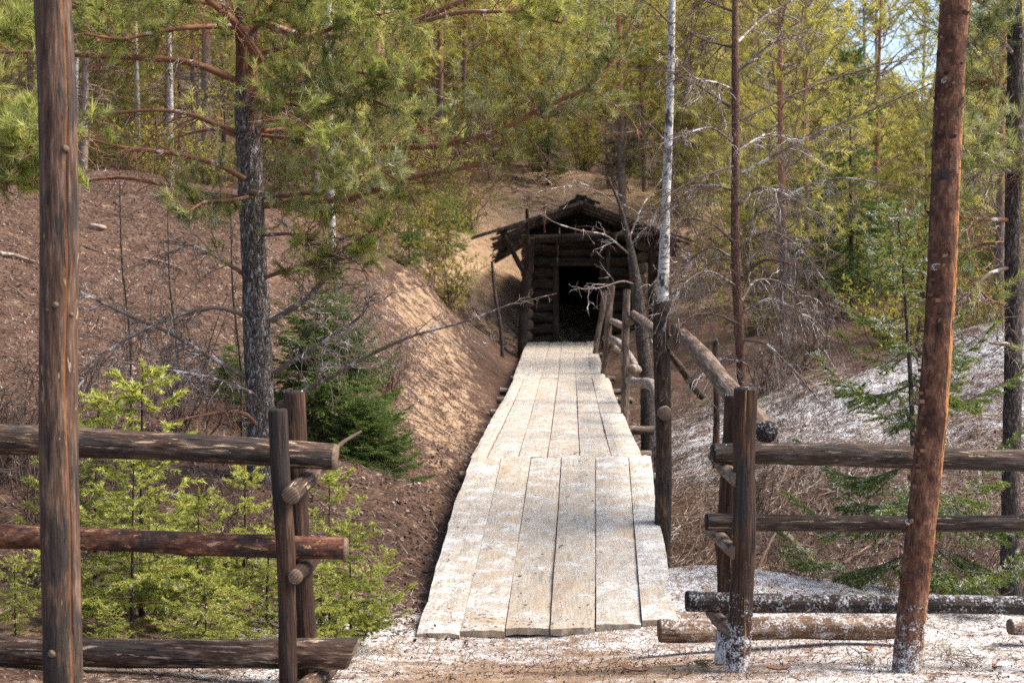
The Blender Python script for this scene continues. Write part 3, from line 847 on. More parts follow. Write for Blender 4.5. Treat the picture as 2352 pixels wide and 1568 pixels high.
hbox('door_jamb', hx(1270), hx(1283), HD - .17, HD + .12, HZ0, hz(604), M['hut_post'])
hbox('door_jamb', hx(1377), hx(1390), HD - .17, HD + .12, HZ0, hz(604), M['hut_post'])
hbox('door_lintel', hx(1262), hx(1398), HD - .18, HD + .12, hz(611), hz(603), M['hut_post'])
hbox('threshold', hx(1262), hx(1398), HD - .2, HD + .2, HZ0 - .12, HZ0 + .05, M['hut_post'])
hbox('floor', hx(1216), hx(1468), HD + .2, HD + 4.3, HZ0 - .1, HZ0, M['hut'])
hbox('light_block_backing', hx(1206), hx(1478), HD + 4.55, HD + 4.62, HZ0 - .1, hz(553), M['hut'])  # added sheet closing the gaps between back logs, stops light in the doorway
hbox('light_block_ceiling', hx(1206), hx(1478), HD - .1, HD + 4.5, hz(556), hz(552), M['hut'])  # unseen, added to block daylight falling through the roof gaps
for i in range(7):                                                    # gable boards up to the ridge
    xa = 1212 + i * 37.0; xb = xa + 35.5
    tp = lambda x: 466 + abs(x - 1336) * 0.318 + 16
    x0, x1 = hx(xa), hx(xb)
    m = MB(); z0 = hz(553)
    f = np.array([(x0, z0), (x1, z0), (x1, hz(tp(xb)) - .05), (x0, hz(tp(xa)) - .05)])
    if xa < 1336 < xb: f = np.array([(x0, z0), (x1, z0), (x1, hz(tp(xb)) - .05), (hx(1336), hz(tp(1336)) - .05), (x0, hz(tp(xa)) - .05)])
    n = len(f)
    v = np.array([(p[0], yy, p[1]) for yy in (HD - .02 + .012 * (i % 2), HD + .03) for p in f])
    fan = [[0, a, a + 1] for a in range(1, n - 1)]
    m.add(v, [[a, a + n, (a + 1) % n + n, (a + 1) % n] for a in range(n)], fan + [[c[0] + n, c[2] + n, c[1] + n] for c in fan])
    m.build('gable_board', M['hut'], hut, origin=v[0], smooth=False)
# front posts, tie beam, braces
log('corner_post', at(1196, 815, 32.9), at(1219, 548, 32.9), .105, .10, (M['hut_post'], M['end']), hut, seed=331, segs=14)
log('corner_post', at(1386, 830, 32.9), at(1398, 530, 32.9), .055, .05, (M['hut_post'], M['end']), hut, seed=332, segs=14)
log('corner_post', at(1496, 850, 33.3), at(1497, 560, 33.3), .09, .08, (M['hut_post'], M['end']), hut, seed=333, segs=14)
log('tie_beam', at(1200, 549, 32.9), at(1530, 540, 33.2), .10, .09, (M['hut_log'], M['end']), hut, seed=334, segs=14)
log('brace', at(1207, 632, 32.85), at(1148, 523, 32.3), .065, .06, (M['hut_post'], M['end']), hut, seed=335, segs=8)
log('brace', at(1500, 640, 33.2), at(1548, 545, 32.4), .06, .055, (M['hut_post'], M['end']), hut, seed=336, segs=8)
log('stake', at(1213, 562, 32.3), at(1210, 478, 32.0), .04, .04, (M['hut_post'], M['end']), hut, seed=337, segs=6)
log('ridge_pole', at(1336, 468, 31.9), at(1336, 468, 31.9) + np.array((0, 7.3, -.05)), .07, .07, (M['hut_post'], M['end_dark']), hut, seed=338, segs=8)
for (px, py, r_) in ((1240, 503, .06), (1160, 530, .055), (1430, 505, .06), (1515, 535, .055)):
    p = at(px, py, 32.0); log('purlin', p, p + np.array((0, 6.6, -.25 if px in (1160, 1515) else -.1)), r_, r_, (M['hut_post'], M['end_dark']), hut, seed=int(px), segs=8)


def roof_board(y, L, side, w, drop, lift, seed, mat=None):
    ridge = at(1336, 462, 32.0); ridge[1] = y; ridge[2] += lift
    eave = at(1336 + side * 255, 545 if side < 0 else 552, 32.0)
    dx = eave[0] - ridge[0]; dz = eave[2] - ridge[2] - drop
    e = np.array((ridge[0] + dx * L, y, ridge[2] + dz * L))
    s = np.array((ridge[0] - side * -.0 - side * .10, y, ridge[2] + .03))
    if side < 0: A0, A1, B0, B1 = e + (0, w, 0), e, s + (0, w, 0), s
    else: A0, A1, B0, B1 = e, e + (0, w, 0), s, s + (0, w, 0)
    return board('roof_board', A0, A1, B0, B1, .06 if L > .98 and side < 0 else .035, mat or M['roof'], hut, seed=seed, segs=8, wob=.006)


y_ = 31.85; i = 0
while y_ < 38.2:
    t = (y_ - 31.85) / 6.3
    Lf = 1.0 if i == 0 else (.80 + random.uniform(-.04, .05))
    roof_board(y_, Lf, -1, .20 if i else .16, .62 * t, 0.0, 700 + i)
    roof_board(y_ + .05, (1.0 if i == 0 else .97 + random.uniform(-.06, .05)), 1, .24, .5 * t, 0.0, 740 + i)
    y_ += .30 + random.uniform(-.02, .07) + (.12 if i in (0, 2) else 0); i += 1
for i, (sx, yy) in enumerate(((-1, 31.9), (1, 31.9), (-1, 32.5), (1, 32.6), (-1, 33.4), (1, 33.3))):           # short cap boards crossing at the ridge
    roof_board(yy, .14 + .03 * (i % 3), sx, .26, -.02, .11 + .03 * (i % 2), 780 + i, M['hut'])

# ------------------------------------------------------------------ fences, poles, handrail
lf = thing('log_fence', 'brown three rail log fence on the left held by a pair of dark posts', 'fence', gp(655, 6.8))
log('rail', at(-800, 950, 6.85), at(767, 1049, 6.85), .072, .066, (M['rail_l'], M['end']), lf, bend=.004, seed=11, segs=40, knots=5)
log('rail', at(-800, 1224, 6.85), at(792, 1256, 6.85), .055, .056, (M['rail_red'], M['end']), lf, bend=-.004, seed=12, segs=40, knots=6)
log('rail', at(-800, 1460, 6.85), at(806, 1506, 6.85), .064, .070, (M['rail_l'], M['end']), lf, bend=.003, seed=13, segs=40, knots=5, cut=-.45)
for (a, b, d, r, s) in (((641, 944), (668, 1640), 6.71, .044, 14), ((672, 903), (706, 1600), 7.01, .055, 15)):
    p0 = at(b[0], b[1], d); log('post', p0, at(a[0], a[1], d), r * 1.02, r, (M['charred'], M['end_dark']), lf, seed=s, segs=36)
for (px_, d_, s_) in ((-700, 6.71, 141), (-730, 7.02, 142)): log('post', at(px_, 1600, d_), at(px_, 900, d_), .046, .044, (M['charred'], M['end_dark']), lf, seed=s_, segs=36)
log('peg', at(668, 1137, 6.62), at(735, 1072, 7.2), .043, .046, (M['rail_l'], M['end']), lf, seed=16, segs=8, knots=0)
log('peg', at(678, 1324, 6.62), at(722, 1283, 7.2), .036, .036, (M['charred'], M['end']), lf, seed=17, segs=8, knots=0)
log('peg', at(700, 1580, 6.6), at(760, 1535, 7.15), .042, .042, (M['rail_l'], M['end']), lf, seed=18, segs=8, knots=0)

lp = log('tall_pole', at(141, 1660, 5.95), at(118, -120, 5.95), .080, .074, (M['tall_pole'], M['end']), bend=.004, seed=1, sides=44, segs=70, groove=(-0.80, .016))
tag(lp, 'tall weathered grey brown pole with a long orange crack crossing the left rails', 'pole')
rp = log('tall_pole', at(2084, 1562, 6.6), at(2204, -120, 6.6), .066, .064, (M['red_pole'], M['end']), bend=.006, seed=2, sides=40, segs=70, groove=(-.75, .010), rough=.02)
tag(rp, 'tall leaning pole with reddish flaking bark crossing the right rails', 'pole')



def knot(pole, px, py, d, r, out, seed, mat='tall_pole'):
    """sawn branch stub on a pole, facing the viewer"""
    c = at(px, py, d); o = np.array((out, -1.0, .25)); o /= np.linalg.norm(o)
    k = log('knot', c - o * .05, c - o * .001, r * 1.7, r * .9, (M[mat], M['end']), None, seed=seed, segs=4, sides=14, knots=0)
    k.parent = pole
    mw = Matrix.LocRotScale(k.location, k.rotation_quaternion, None); pm = Matrix.LocRotScale(pole.location, pole.rotation_quaternion, None)
    lm = pm.inverted() @ mw; k.location = lm.to_translation(); k.rotation_quaternion = lm.to_quaternion()
    return k


knot(lp, 122, 338, 5.88, .017, -.15, 401); knot(lp, 152, 342, 5.885, .016, .55, 402); knot(lp, 126, 700, 5.875, .015, -.05, 403)
knot(lp, 108, 712, 5.885, .011, -.5, 404); knot(lp, 165, 722, 5.91, .010, .9, 405); knot(lp, 120, 1500, 5.87, .018, -.3, 406)
knot(rp, 2154, 610, 6.54, .014, .05, 407, 'red_pole'); knot(rp, 2095, 1195, 6.535, .010, .1, 408, 'red_pole'); knot(rp, 2170, 180, 6.54, .010, -.2, 409, 'red_pole')


def bark_flakes(pole, p0, p1, r, n, seed, size):
    """curling scales of bark standing proud of a pole (pole's own axes)"""
    g = np.random.default_rng(seed); L = np.linalg.norm(np.asarray(p1) - np.asarray(p0))
    z = g.uniform(.1 * L, .97 * L, n); a = g.uniform(0, 6.28, n); s = size * g.uniform(.4, 1.4, n)
    rr = r * 1.0
    cs, sn = np.cos(a), np.sin(a); O = np.stack([cs, sn, 0 * a], 1); T = np.stack([-sn, cs, 0 * a], 1); Z = np.tile((0, 0, 1.0), (n, 1))
    c = O * rr + Z * z[:, None]; s = s[:, None]; lift = s * g.uniform(.1, .45, n)[:, None]
    w = s * g.uniform(.5, 1.6, n)[:, None]
    pts = np.stack([c - T * w * .5 - Z * s * .4 - O * .004, c + T * w * .5 - Z * s * .3 - O * .004, c + T * w * .45 + Z * s * .5 + O * lift, c - T * w * .5 + Z * s * .4 + O * lift * .7], 1)
    m = MB(); m.add(pts, np.arange(n * 4).reshape(-1, 4), tone=np.repeat(np.clip(g.normal(.5, .28, n), 0, 1), 4))
    me = m.mesh('bark_flakes', smooth=False); me.materials.append(M['flake'])
    o = bpy.data.objects.new('bark_flakes', me); COL.objects.link(o); o.parent = pole; o['kind'] = 'stuff'
    return o


bark_flakes(rp, at(2084, 1562, 6.6), at(2204, -120, 6.6), .066, 700, 5, .018)

rf = thing('log_fence', 'charred snow flecked three rail log fence on the right with paired posts', 'fence', gp(1690, 6.8))
log('rail', at(1641, 1044, 6.86), at(3100, 1077, 6.86), .056, .052, (M['rail_r'], M['end_dark']), rf, bend=-.004, seed=21, segs=40, knots=6, rough=.02)
log('rail', at(1625, 1200, 6.86), at(3100, 1194, 6.86), .042, .041, (M['rail_r'], M['end_dark']), rf, bend=.002, seed=22, segs=40)
log('rail', at(1580, 1377, 6.86), at(3100, 1398, 6.86), .047, .047, (M['rail_snowy'], M['end_dark']), rf, bend=.003, seed=23, segs=40)
log('post', at(1697, 1572, 6.66), at(1715, 895, 6.66), .056, .052, (M['charred_snow'], M['end_snow']), rf, seed=24, segs=36)
log('post', at(1664, 1520, 7.06), at(1685, 912, 7.06), .054, .050, (M['charred_snow'], M['end_snow']), rf, seed=25, segs=36)
for (px_, d_, s_) in ((3000, 6.66, 143), (3025, 7.06, 144)): log('post', at(px_, 1560, d_), at(px_, 900, d_), .054, .05, (M['charred_snow'], M['end_snow']), rf, seed=s_, segs=36)
log('peg', at(1690, 1102, 6.64), at(1640, 1046, 7.25), .036, .036, (M['handrail'], M['end']), rf, seed=26, segs=8, knots=0)
log('peg', at(1688, 1268, 6.64), at(1636, 1218, 7.25), .034, .034, (M['handrail'], M['end']), rf, seed=27, segs=8, knots=0)
log('peg', at(1686, 1455, 6.64), at(1634, 1405, 7.25), .036, .036, (M['handrail'], M['end']), rf, seed=28, segs=8, knots=0)

gl = log('ground_log', at(1518, 1446, 8.0), at(2086, 1436, 8.0), .068, .064, (M['ground_log'], M['end']), bend=.006, seed=31, segs=34)
tag(gl, 'tan snow speckled log lying on the ground under the right fence', 'log')
gl2 = log('ground_log', at(2322, 1441, 8.0), at(2700, 1430, 8.1), .047, .05, (M['ground_log'], M['end']), seed=32, segs=14)
tag(gl2, 'short log end lying on snowy ground at the right edge', 'log')

hr = thing('walkway_handrail', 'rough pole handrail along the right side of the plank walkway', 'handrail', gp(1520, 10.8))
def hpost(px0, py0, px1, py1, d, r, mat, seed, down=0.6):
    a, b = at(px0, py0, d), at(px1, py1, d); a = a + (a - b) / np.linalg.norm(b - a) * down
    return log('post', a, b, r * 1.05, r, (mat, M['end_dark']), hr, seed=seed, segs=24, knots=3)
hpost(1522, 1215, 1522, 697, 10.8, .063, M['dark_post'], 41, .9)
hpost(1434, 945, 1440, 666, 17.9, .046, M['grey_post'], 42, 1.0)
hpost(1388, 850, 1405, 657, 25.0, .062, M['grey_post'], 43, .4)
hpost(1368, 805, 1390, 668, 30.0, .055, M['grey_post'], 44, .3)
log('rail', at(1556, 756, 10.95), at(1757, 990, 7.0), .058, .060, (M['handrail'], M['end_snow']), hr, bend=.0015, seed=45, segs=36, knots=5)
log('rail', at(1456, 722, 18.2), at(1545, 790, 10.7), .05, .05, (M['handrail'], M['end']), hr, seed=46, segs=20)
log('rail', at(1404, 742, 25.2), at(1446, 746, 17.7), .055, .05, (M['rail_white'], M['end']), hr, seed=47, segs=20, bend=.01)
log('rail', at(1388, 775, 29), at(1416, 806, 21.5), .06, .06, (M['rail_white'], M['end']), hr, seed=48, segs=20, bend=.012)
log('rail', at(1404, 792, 23.5), at(1452, 868, 16.5), .052, .05, (M['rail_white'], M['end']), hr, seed=49, segs=24, bend=.03)
log('rail', at(1448, 866, 17), at(1528, 938, 10.6), .055, .055, (M['rail_white'], M['end']), hr, seed=50, segs=24, bend=.012)
p = gp(1612, 14.6)
st = log('leaning_pole', at(1612, 912, 12.2), at(1530, 800, 12.0), .032, .03, (M['dark_post'], M['end_dark']), seed=51, segs=12)
tag(st, 'thin dark pole slanting behind the walkway handrail', 'pole')
b_ = gp(1646, 16.5)
sk = log('stake', b_ - np.array((0, 0, .15)), at(1645, 782, 16.5), .04, .036, (M['dark_post'], M['end_snow']), seed=52, segs=12)
tag(sk, 'short snow capped stake standing behind the handrail', 'stake')

# ------------------------------------------------------------------ vegetation builders
def along(path, t):
    path = np.asarray(path, float)
    seg = np.linalg.norm(np.diff(path, axis=0), axis=1); s = np.concatenate([[0], np.cumsum(seg)]) / seg.sum()
    P = np.stack([np.interp(t, s, path[:, k]) for k in range(3)], -1)
    e = 1e-2
    Q = np.stack([np.interp(np.clip(t + e, 0, 1), s, path[:, k]) - np.interp(np.clip(t - e, 0, 1), s, path[:, k]) for k in range(3)], -1)
    return P, nrm(Q), seg.sum()


def branch_parts(path, r0, r1, live, n1, tl, seed, sub=4, t0=0.2, needle=(44, .074, .0042, .11), hang=-.25, r_t=.0034, dead_fork=True, sides=8, toneb=.5, kink=.02):
    """wood and needle builders of one conifer limb: limb, twigs, twiglets and needle tufts on the live ones"""
    g = np.random.default_rng(seed + 3000)
    W, Nd = MB(), MB()
    path = np.asarray(path, float)
    m = len(path)
    path = path + np.concatenate([[[0, 0, 0]], g.standard_normal((m - 1, 3)) * kink], 0)
    P = lerp_path(path, max(10, m * 3))
    W.tube(P, np.linspace(r0, r1, len(P)), sides, tone=.5, rough=.05, seed=seed)
    t = np.sort(g.uniform(t0, 1, n1)); t[-2:] = 1
    B, T, Ln = along(P, t)
    u, v = perp(T); ph = g.uniform(0, 2 * np.pi, n1)
    out = np.cos(ph)[:, None] * u + np.sin(ph)[:, None] * v * .75
    D = nrm(T * g.uniform(.3, .9, (n1, 1)) + out * g.uniform(.6, 1, (n1, 1)))
    D[-2:] = nrm(T[-2:] + .3 * out[-2:])
    L = tl * g.uniform(.45, 1.15, n1) * (1.15 - .5 * t)
    alive = g.uniform(0, 1, n1) < live * np.clip(.35 + t, 0, 1)
    bend = g.standard_normal((n1, 3)) * .28 + np.where(alive[:, None], np.array((0, 0, .25)), np.array((0, 0, hang)))
    C1 = W.twigs(B, D, L, r_t * 1.5, r_t * .6, bend, 6, 4, wig=.025, g=g)
    k = sub
    ids = np.repeat(np.arange(n1), k); tt = g.uniform(.25, 1, n1 * k)
    f = tt * 6; i0 = np.minimum(f.astype(int), 5); fr = (f - i0)[:, None]
    B2 = C1[ids, i0] * (1 - fr) + C1[ids, i0 + 1] * fr
    T2 = nrm(C1[ids, i0 + 1] - C1[ids, i0])
    D2 = nrm(T2 * .8 + nrm(g.standard_normal((n1 * k, 3))) * .95)
    L2 = L[ids] * g.uniform(.22, .55, n1 * k)
    al2 = alive[ids]
    b2 = g.standard_normal((n1 * k, 3)) * .35 + np.where(al2[:, None], np.array((0, 0, .3)), np.array((0, 0, hang)))
    C2 = W.twigs(B2, D2, L2, r_t * .75, r_t * .4, b2, 4, 3, wig=.03, g=g)
    if dead_fork:
        d_ = np.where(~al2)[0]
        if len(d_):
            ids3 = np.repeat(d_, 2)
            C3 = W.twigs(C2[ids3, 2], nrm(C2[ids3, 3] - C2[ids3, 1] + .9 * L2[ids3, None] * nrm(g.standard_normal((len(ids3), 3)))), L2[ids3] * .6, r_t * .5, r_t * .35, g.standard_normal((len(ids3), 3)) * .35 + (0, 0, hang), 3, 3, wig=.03, g=g)
    nn, nl, nw, nb = needle
    a1 = np.where(alive)[0]; a2 = np.where(al2)[0]
    tips = np.concatenate([C1[a1, -1], C2[a2, -1]]); dirs = np.concatenate([C1[a1, -1] - C1[a1, -2], C2[a2, -1] - C2[a2, -2]])
    tn = np.clip(toneb + g.normal(0, .24, len(tips)), 0, 1)
    Nd.needles(tips, dirs, nn, nl, nw, .2, .95, nb, tn, g=g)
    half = g.uniform(0, 1, len(a2)) < .5
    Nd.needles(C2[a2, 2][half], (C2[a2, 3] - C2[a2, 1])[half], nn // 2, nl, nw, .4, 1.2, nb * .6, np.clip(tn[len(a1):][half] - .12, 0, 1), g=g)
    return W, Nd


def add_limb(root, pts, dep, r0, r1, live, n1, tl, seed, mat='branch', nmat='pine_needle', **kw):
    path = [at(x, y, d) for (x, y), d in zip(pts, np.interp(np.linspace(0, 1, len(pts)), np.linspace(0, 1, len(dep)), dep))]
    W, Nd = branch_parts(path, r0, r1, live, n1, tl, seed, **kw)
    o = W.build('branch', M[mat], root, origin=path[0])
    o['_loc'] = [float(c) for c in path[0]]
    if Nd.n: Nd.build('needles', M[nmat], o, smooth=False)
    return o


def trunk(root, path, radii, mat, sides=20, n=40, name='trunk', rough=.03, seed=0, lumps=0.05):
    P = lerp_path(path, n); t = np.linspace(0, 1, n)
    g = np.random.default_rng(seed + 900)
    r = np.interp(t, np.linspace(0, 1, len(radii)), radii) * (1 + lumps * np.interp(t, np.linspace(0, 1, 14), g.standard_normal(14)))
    m = MB(); m.tube(P, r, sides, rough=rough, seed=seed)
    return m.build(name, M[mat], root, origin=P[0])


# ------------------------------------------------------------------ the big pine behind the left fence
pb = gp(606, 11.5)
pine = thing('pine_tree', 'tall grey and orange barked pine with spreading bare and needled branches behind the left fence', 'tree', pb)
trunk(pine, [pb - (0, 0, .15), at(606, 1080, 11.5), at(596, 900, 11.5), at(588, 700, 11.5), at(578, 480, 11.5), at(570, 300, 11.5), at(566, 150, 11.5), at(566, 20, 11.5), at(560, -200, 11.5), at(552, -500, 11.5)],
      [.135, .118, .112, .108, .10, .098, .085, .08, .065, .05], 'pine_bark', 28, 110, seed=3, rough=.035)
limbs = [
    # points, depths, r0, r1, live, twigs, twig length, seed
    ([(540, 185), (440, 145), (330, 130), (160, 128), (0, 117), (-70, 112)], (11.5, 11.0), .030, .014, .06, 26, .40, 1),
    ([(548, 306), (490, 280), (420, 258), (330, 250), (185, 247)], (11.5, 10.9), .022, .010, .0, 24, .36, 2),
    ([(548, 314), (500, 298), (430, 302), (390, 318)], (11.5, 12.2), .020, .008, .25, 14, .32, 3),
    ([(588, 306), (620, 268), (690, 240), (740, 280)], (11.5, 10.9), .036, .016, .55, 26, .42, 4),
    ([(600, 302), (700, 290), (830, 295), (1010, 302)], (11.5, 12.0), .018, .007, .40, 32, .42, 5),
    ([(603, 312), (720, 325), (840, 362), (930, 420)], (11.5, 11.0), .017, .006, .30, 30, .40, 6),
    ([(598, 455), (680, 405), (760, 370), (865, 348), (925, 338), (998, 338), (1072, 320), (1157, 292), (1245, 243), (1333, 211), (1403, 141), (1440, 80)], (11.5, 10.6), .036, .012, .62, 84, .54, 7),
    ([(604, 472), (720, 455), (823, 436), (865, 432), (946, 408), (1034, 390), (1110, 370)], (11.5, 10.8), .030, .012, .32, 56, .48, 8),
    ([(572, 40), (700, 92), (823, 84), (904, 67), (974, 49), (1002, 21), (1062, 0), (1130, -40)], (11.5, 10.9), .034, .020, .15, 26, .42, 9),
    ([(974, 49), (1064, 42), (1190, 35), (1300, 45)], (11.1, 10.6), .020, .010, .75, 28, .45, 10),
    ([(562, 411), (492, 373), (422, 359), (338, 348), (274, 334), (195, 326)], (11.4, 10.7), .024, .010, .10, 32, .38, 11),
    ([(560, 456), (475, 445), (352, 422), (281, 404), (169, 404), (20, 420)], (11.5, 11.9), .020, .010, .08, 28, .34, 12),
    ([(578, 442), (640, 455), (720, 440), (790, 420), (850, 395)], (11.4, 10.0), .022, .008, .95, 40, .34, 13),
    ([(574, 452), (530, 462), (480, 470), (440, 480)], (11.4, 10.3), .018, .008, .95, 22, .30, 14),
    ([(598, 140), (548, 70), (478, 0), (430, -60)], (11.3, 10.6), .034, .022, .7, 34, .42, 15),
    ([(562, 60), (480, 62), (380, 70), (280, 92), (200, 80)], (11.5, 10.6), .024, .010, .85, 44, .46, 16),
    ([(574, 130), (680, 108), (780, 62), (880, 30)], (11.5, 10.5), .026, .010, .85, 44, .46, 17),
    ([(578, 200), (680, 190), (790, 160), (900, 175)], (11.5, 10.4), .024, .010, .85, 44, .44, 18),
    ([(582, 232), (700, 215), (820, 230), (920, 265)], (11.5, 10.3), .022, .009, .75, 40, .42, 19),
    ([(566, 20), (460, 0), (330, -20), (200, 10), (100, 30)], (11.5, 10.9), .026, .012, .75, 40, .46, 20),
    ([(570, 250), (640, 260), (720, 300)], (11.5, 9.9), .018, .008, .7, 22, .34, 21),
    ([(625, 737), (700, 682), (768, 612), (792, 575)], (11.5, 11.0), .028, .014, .0, 36, .5, 22),
    ([(630, 857), (740, 790), (832, 718), (850, 690)], (11.5, 11.0), .022, .009, .0, 34, .5, 23),
    ([(640, 930), (700, 895), (760, 862), (850, 820), (950, 778), (1050, 745), (1165, 700)], (11.5, 10.2), .022, .005, .0, 28, .42, 24),
    ([(562, 632), (490, 585), (430, 560), (400, 570)], (11.5, 11.1), .018, .008, .05, 18, .40, 25),
    ([(590, 738), (500, 712), (420, 720), (330, 760), (260, 805), (190, 870)], (11.5, 10.6), .018, .008, .0, 40, .44, 26),
    ([(594, 882), (480, 815), (400, 770), (300, 720), (175, 665)], (11.5, 10.8), .022, .009, .0, 42, .44, 27),
    ([(600, 912), (540, 892), (480, 862), (380, 850), (300, 840)], (11.5, 10.4), .016, .007, .0, 34, .4, 28),
    ([(606, 1000), (560, 946), (500, 948), (370, 968)], (11.5, 10.7), .018, .010, .0, 14, .3, 29),
    ([(600, 640), (700, 600), (780, 560), (860, 545)], (11.5, 10.6), .018, .007, .55, 30, .38, 30),
    ([(596, 540), (680, 530), (760, 560), (830, 600)], (11.5, 10.7), .016, .006, .35, 28, .40, 31),
    ([(570, 90), (620, 10), (700, -40)], (11.5, 10.8), .024, .012, .9, 34, .44, 32),
]
for (pts, dep, r0, r1, live, n1, tl, sd) in limbs:
    fr = 'pine_frost' if sd in (7, 13, 14, 19) else 'pine_needle'
    lichen = sd in (2, 6, 11, 22, 23, 24, 25, 26, 27, 28)
    add_limb(pine, pts, dep, r0, r1, live, n1, tl, sd, mat='dead_twig' if lichen and sd > 20 else 'branch', nmat=fr, sub=5 if live > .3 else 4)

# ------------------------------------------------------------------ slim half-dead pine right of the walkway
qb = gp(1707, 11.2)
q = thing('slim_pine', 'slim reddish half dead pine with many bare twigs behind the right fence corner', 'tree', qb)
trunk(q, [qb - (0, 0, .1), at(1706, 1000, 11.2), at(1704, 880, 11.2), at(1694, 700, 11.2), at(1688, 560, 11.2), at(1690, 300, 11.2), at(1688, 50, 11.2), at(1690, -150, 11.2)],
      [.045, .042, .04, .038, .035, .032, .026, .02], 'red_bark', 14, 60, seed=8)
qs = [([(1700, 276), (1790, 230), (1877, 190), (2010, 150), (2150, 128)], 11.9), ([(1704, 399), (1780, 350), (1859, 316), (2017, 246), (2120, 195)], 10.9),
      ([(1702, 524), (1771, 471), (1870, 415), (1940, 404), (2010, 418), (2100, 440)], 10.8), ([(1676, 246), (1610, 205), (1551, 174)], 11.8), ([(1684, 206), (1640, 195), (1592, 183), (1560, 150)], 10.7),
      ([(1692, 100), (1760, 40), (1850, -10)], 11.9), ([(1688, 110), (1610, 90), (1560, 60)], 11.6), ([(1690, 170), (1770, 100), (1850, 70)], 11), ([(1686, 330), (1640, 290), (1590, 300), (1530, 330)], 10.6),
      ([(1690, 380), (1620, 400), (1560, 430), (1500, 470)], 10.5), ([(1690, 440), (1630, 420), (1580, 440), (1520, 500)], 11.8), ([(1694, 470), (1740, 430), (1800, 440), (1860, 480)], 10.4),
      ([(1690, 560), (1640, 510), (1590, 500), (1560, 510)], 10.6), ([(1700, 570), (1760, 530), (1830, 560), (1890, 640)], 10.4), ([(1694, 600), (1640, 570), (1590, 590), (1550, 640)], 11.7),
      ([(1700, 640), (1760, 590), (1840, 620), (1900, 700), (1930, 780)], 10.5), ([(1696, 660), (1630, 620), (1570, 650), (1530, 720)], 10.5), ([(1700, 720), (1770, 680), (1850, 720), (1920, 800)], 10.9),
      ([(1698, 745), (1650, 720), (1600, 720), (1565, 745)], 10.5), ([(1704, 690), (1730, 640), (1790, 640), (1850, 700), (1880, 770)], 11.6), ([(1704, 780), (1760, 790), (1830, 850), (1880, 930)], 10.8),
      ([(1692, 30), (1620, 10), (1560, -20)], 11.2), ([(1704, 830), (1650, 820), (1610, 860)], 10.7), ([(1690, 350), (1760, 300), (1840, 330)], 12.3)]
for k, (pts, d1) in enumerate(qs):
    add_limb(q, pts, (11.2, d1), .012, .004, .0, 23, .37, 60 + k, mat='dead_twig' if k % 3 else 'brown_twig', sub=3, r_t=.0028, hang=-.55, t0=.12, sides=6, kink=.012, needle=(16, .05, .003, .06))

# ------------------------------------------------------------------ birch and the leaning grey pine by the hut
bb = gp(1519, 15)
bt = thing('birch_tree', 'slender white birch standing behind the dark handrail post', 'tree', bb)
trunk(bt, [bb - (0, 0, .1), at(1519, 950, 15), at(1522, 690, 15), at(1530, 450, 15), at(1540, 200, 15), at(1544, 0, 15), at(1546, -200, 15)], [.085, .078, .068, .055, .043, .036, .028], 'birch', 18, 60, seed=9, rough=.015)
for k, (pts, d1) in enumerate([([(1538, 210), (1580, 130), (1605, 60), (1612, 20)], 14.6), ([(1534, 330), (1490, 280), (1450, 250)], 15.6), ([(1544, 60), (1500, 10), (1450, -30)], 14.7), ([(1541, 120), (1600, 80), (1660, 60)], 15.5)]):
    add_limb(bt, pts, (15, d1), .012, .004, .0, 14, .4, 90 + k, mat='brown_twig', sub=3, r_t=.0035)

lb = gp(1490, 19.5)
lt = thing('leaning_pine', 'leaning grey dead pine trunk in front of the hut right wall', 'tree', lb)
trunk(lt, [lb - (0, 0, .1), at(1488, 900, 19.5), at(1478, 800, 19.5), at(1462, 660, 19.5), at(1448, 565, 19.5), at(1425, 470, 19.5), at(1395, 405, 19.4)], [.12, .105, .095, .085, .07, .03, .012], 'dark_bark', 16, 50, seed=10)
for k, (pts, d1) in enumerate([([(1462, 655), (1430, 640), (1380, 655), (1340, 668)], 18.6), ([(1452, 590), (1400, 540), (1330, 525), (1280, 520), (1250, 500)], 18.8), ([(1468, 690), (1510, 640), (1560, 600), (1600, 590)], 18.8),
                               ([(1470, 720), (1520, 690), (1560, 660)], 19), ([(1450, 560), (1500, 500), (1560, 470), (1620, 470)], 19), ([(1430, 480), (1380, 440), (1310, 430), (1230, 440)], 19.2),
                               ([(1476, 780), (1510, 770), (1530, 775)], 19), ([(1446, 545), (1480, 470), (1530, 400)], 19.9)]):
    add_limb(lt, pts, (19.5, d1), .013, .004, .0, 9, .42, 110 + k, mat='dead_twig', sub=3, r_t=.0045, hang=-.2, dead_fork=False)

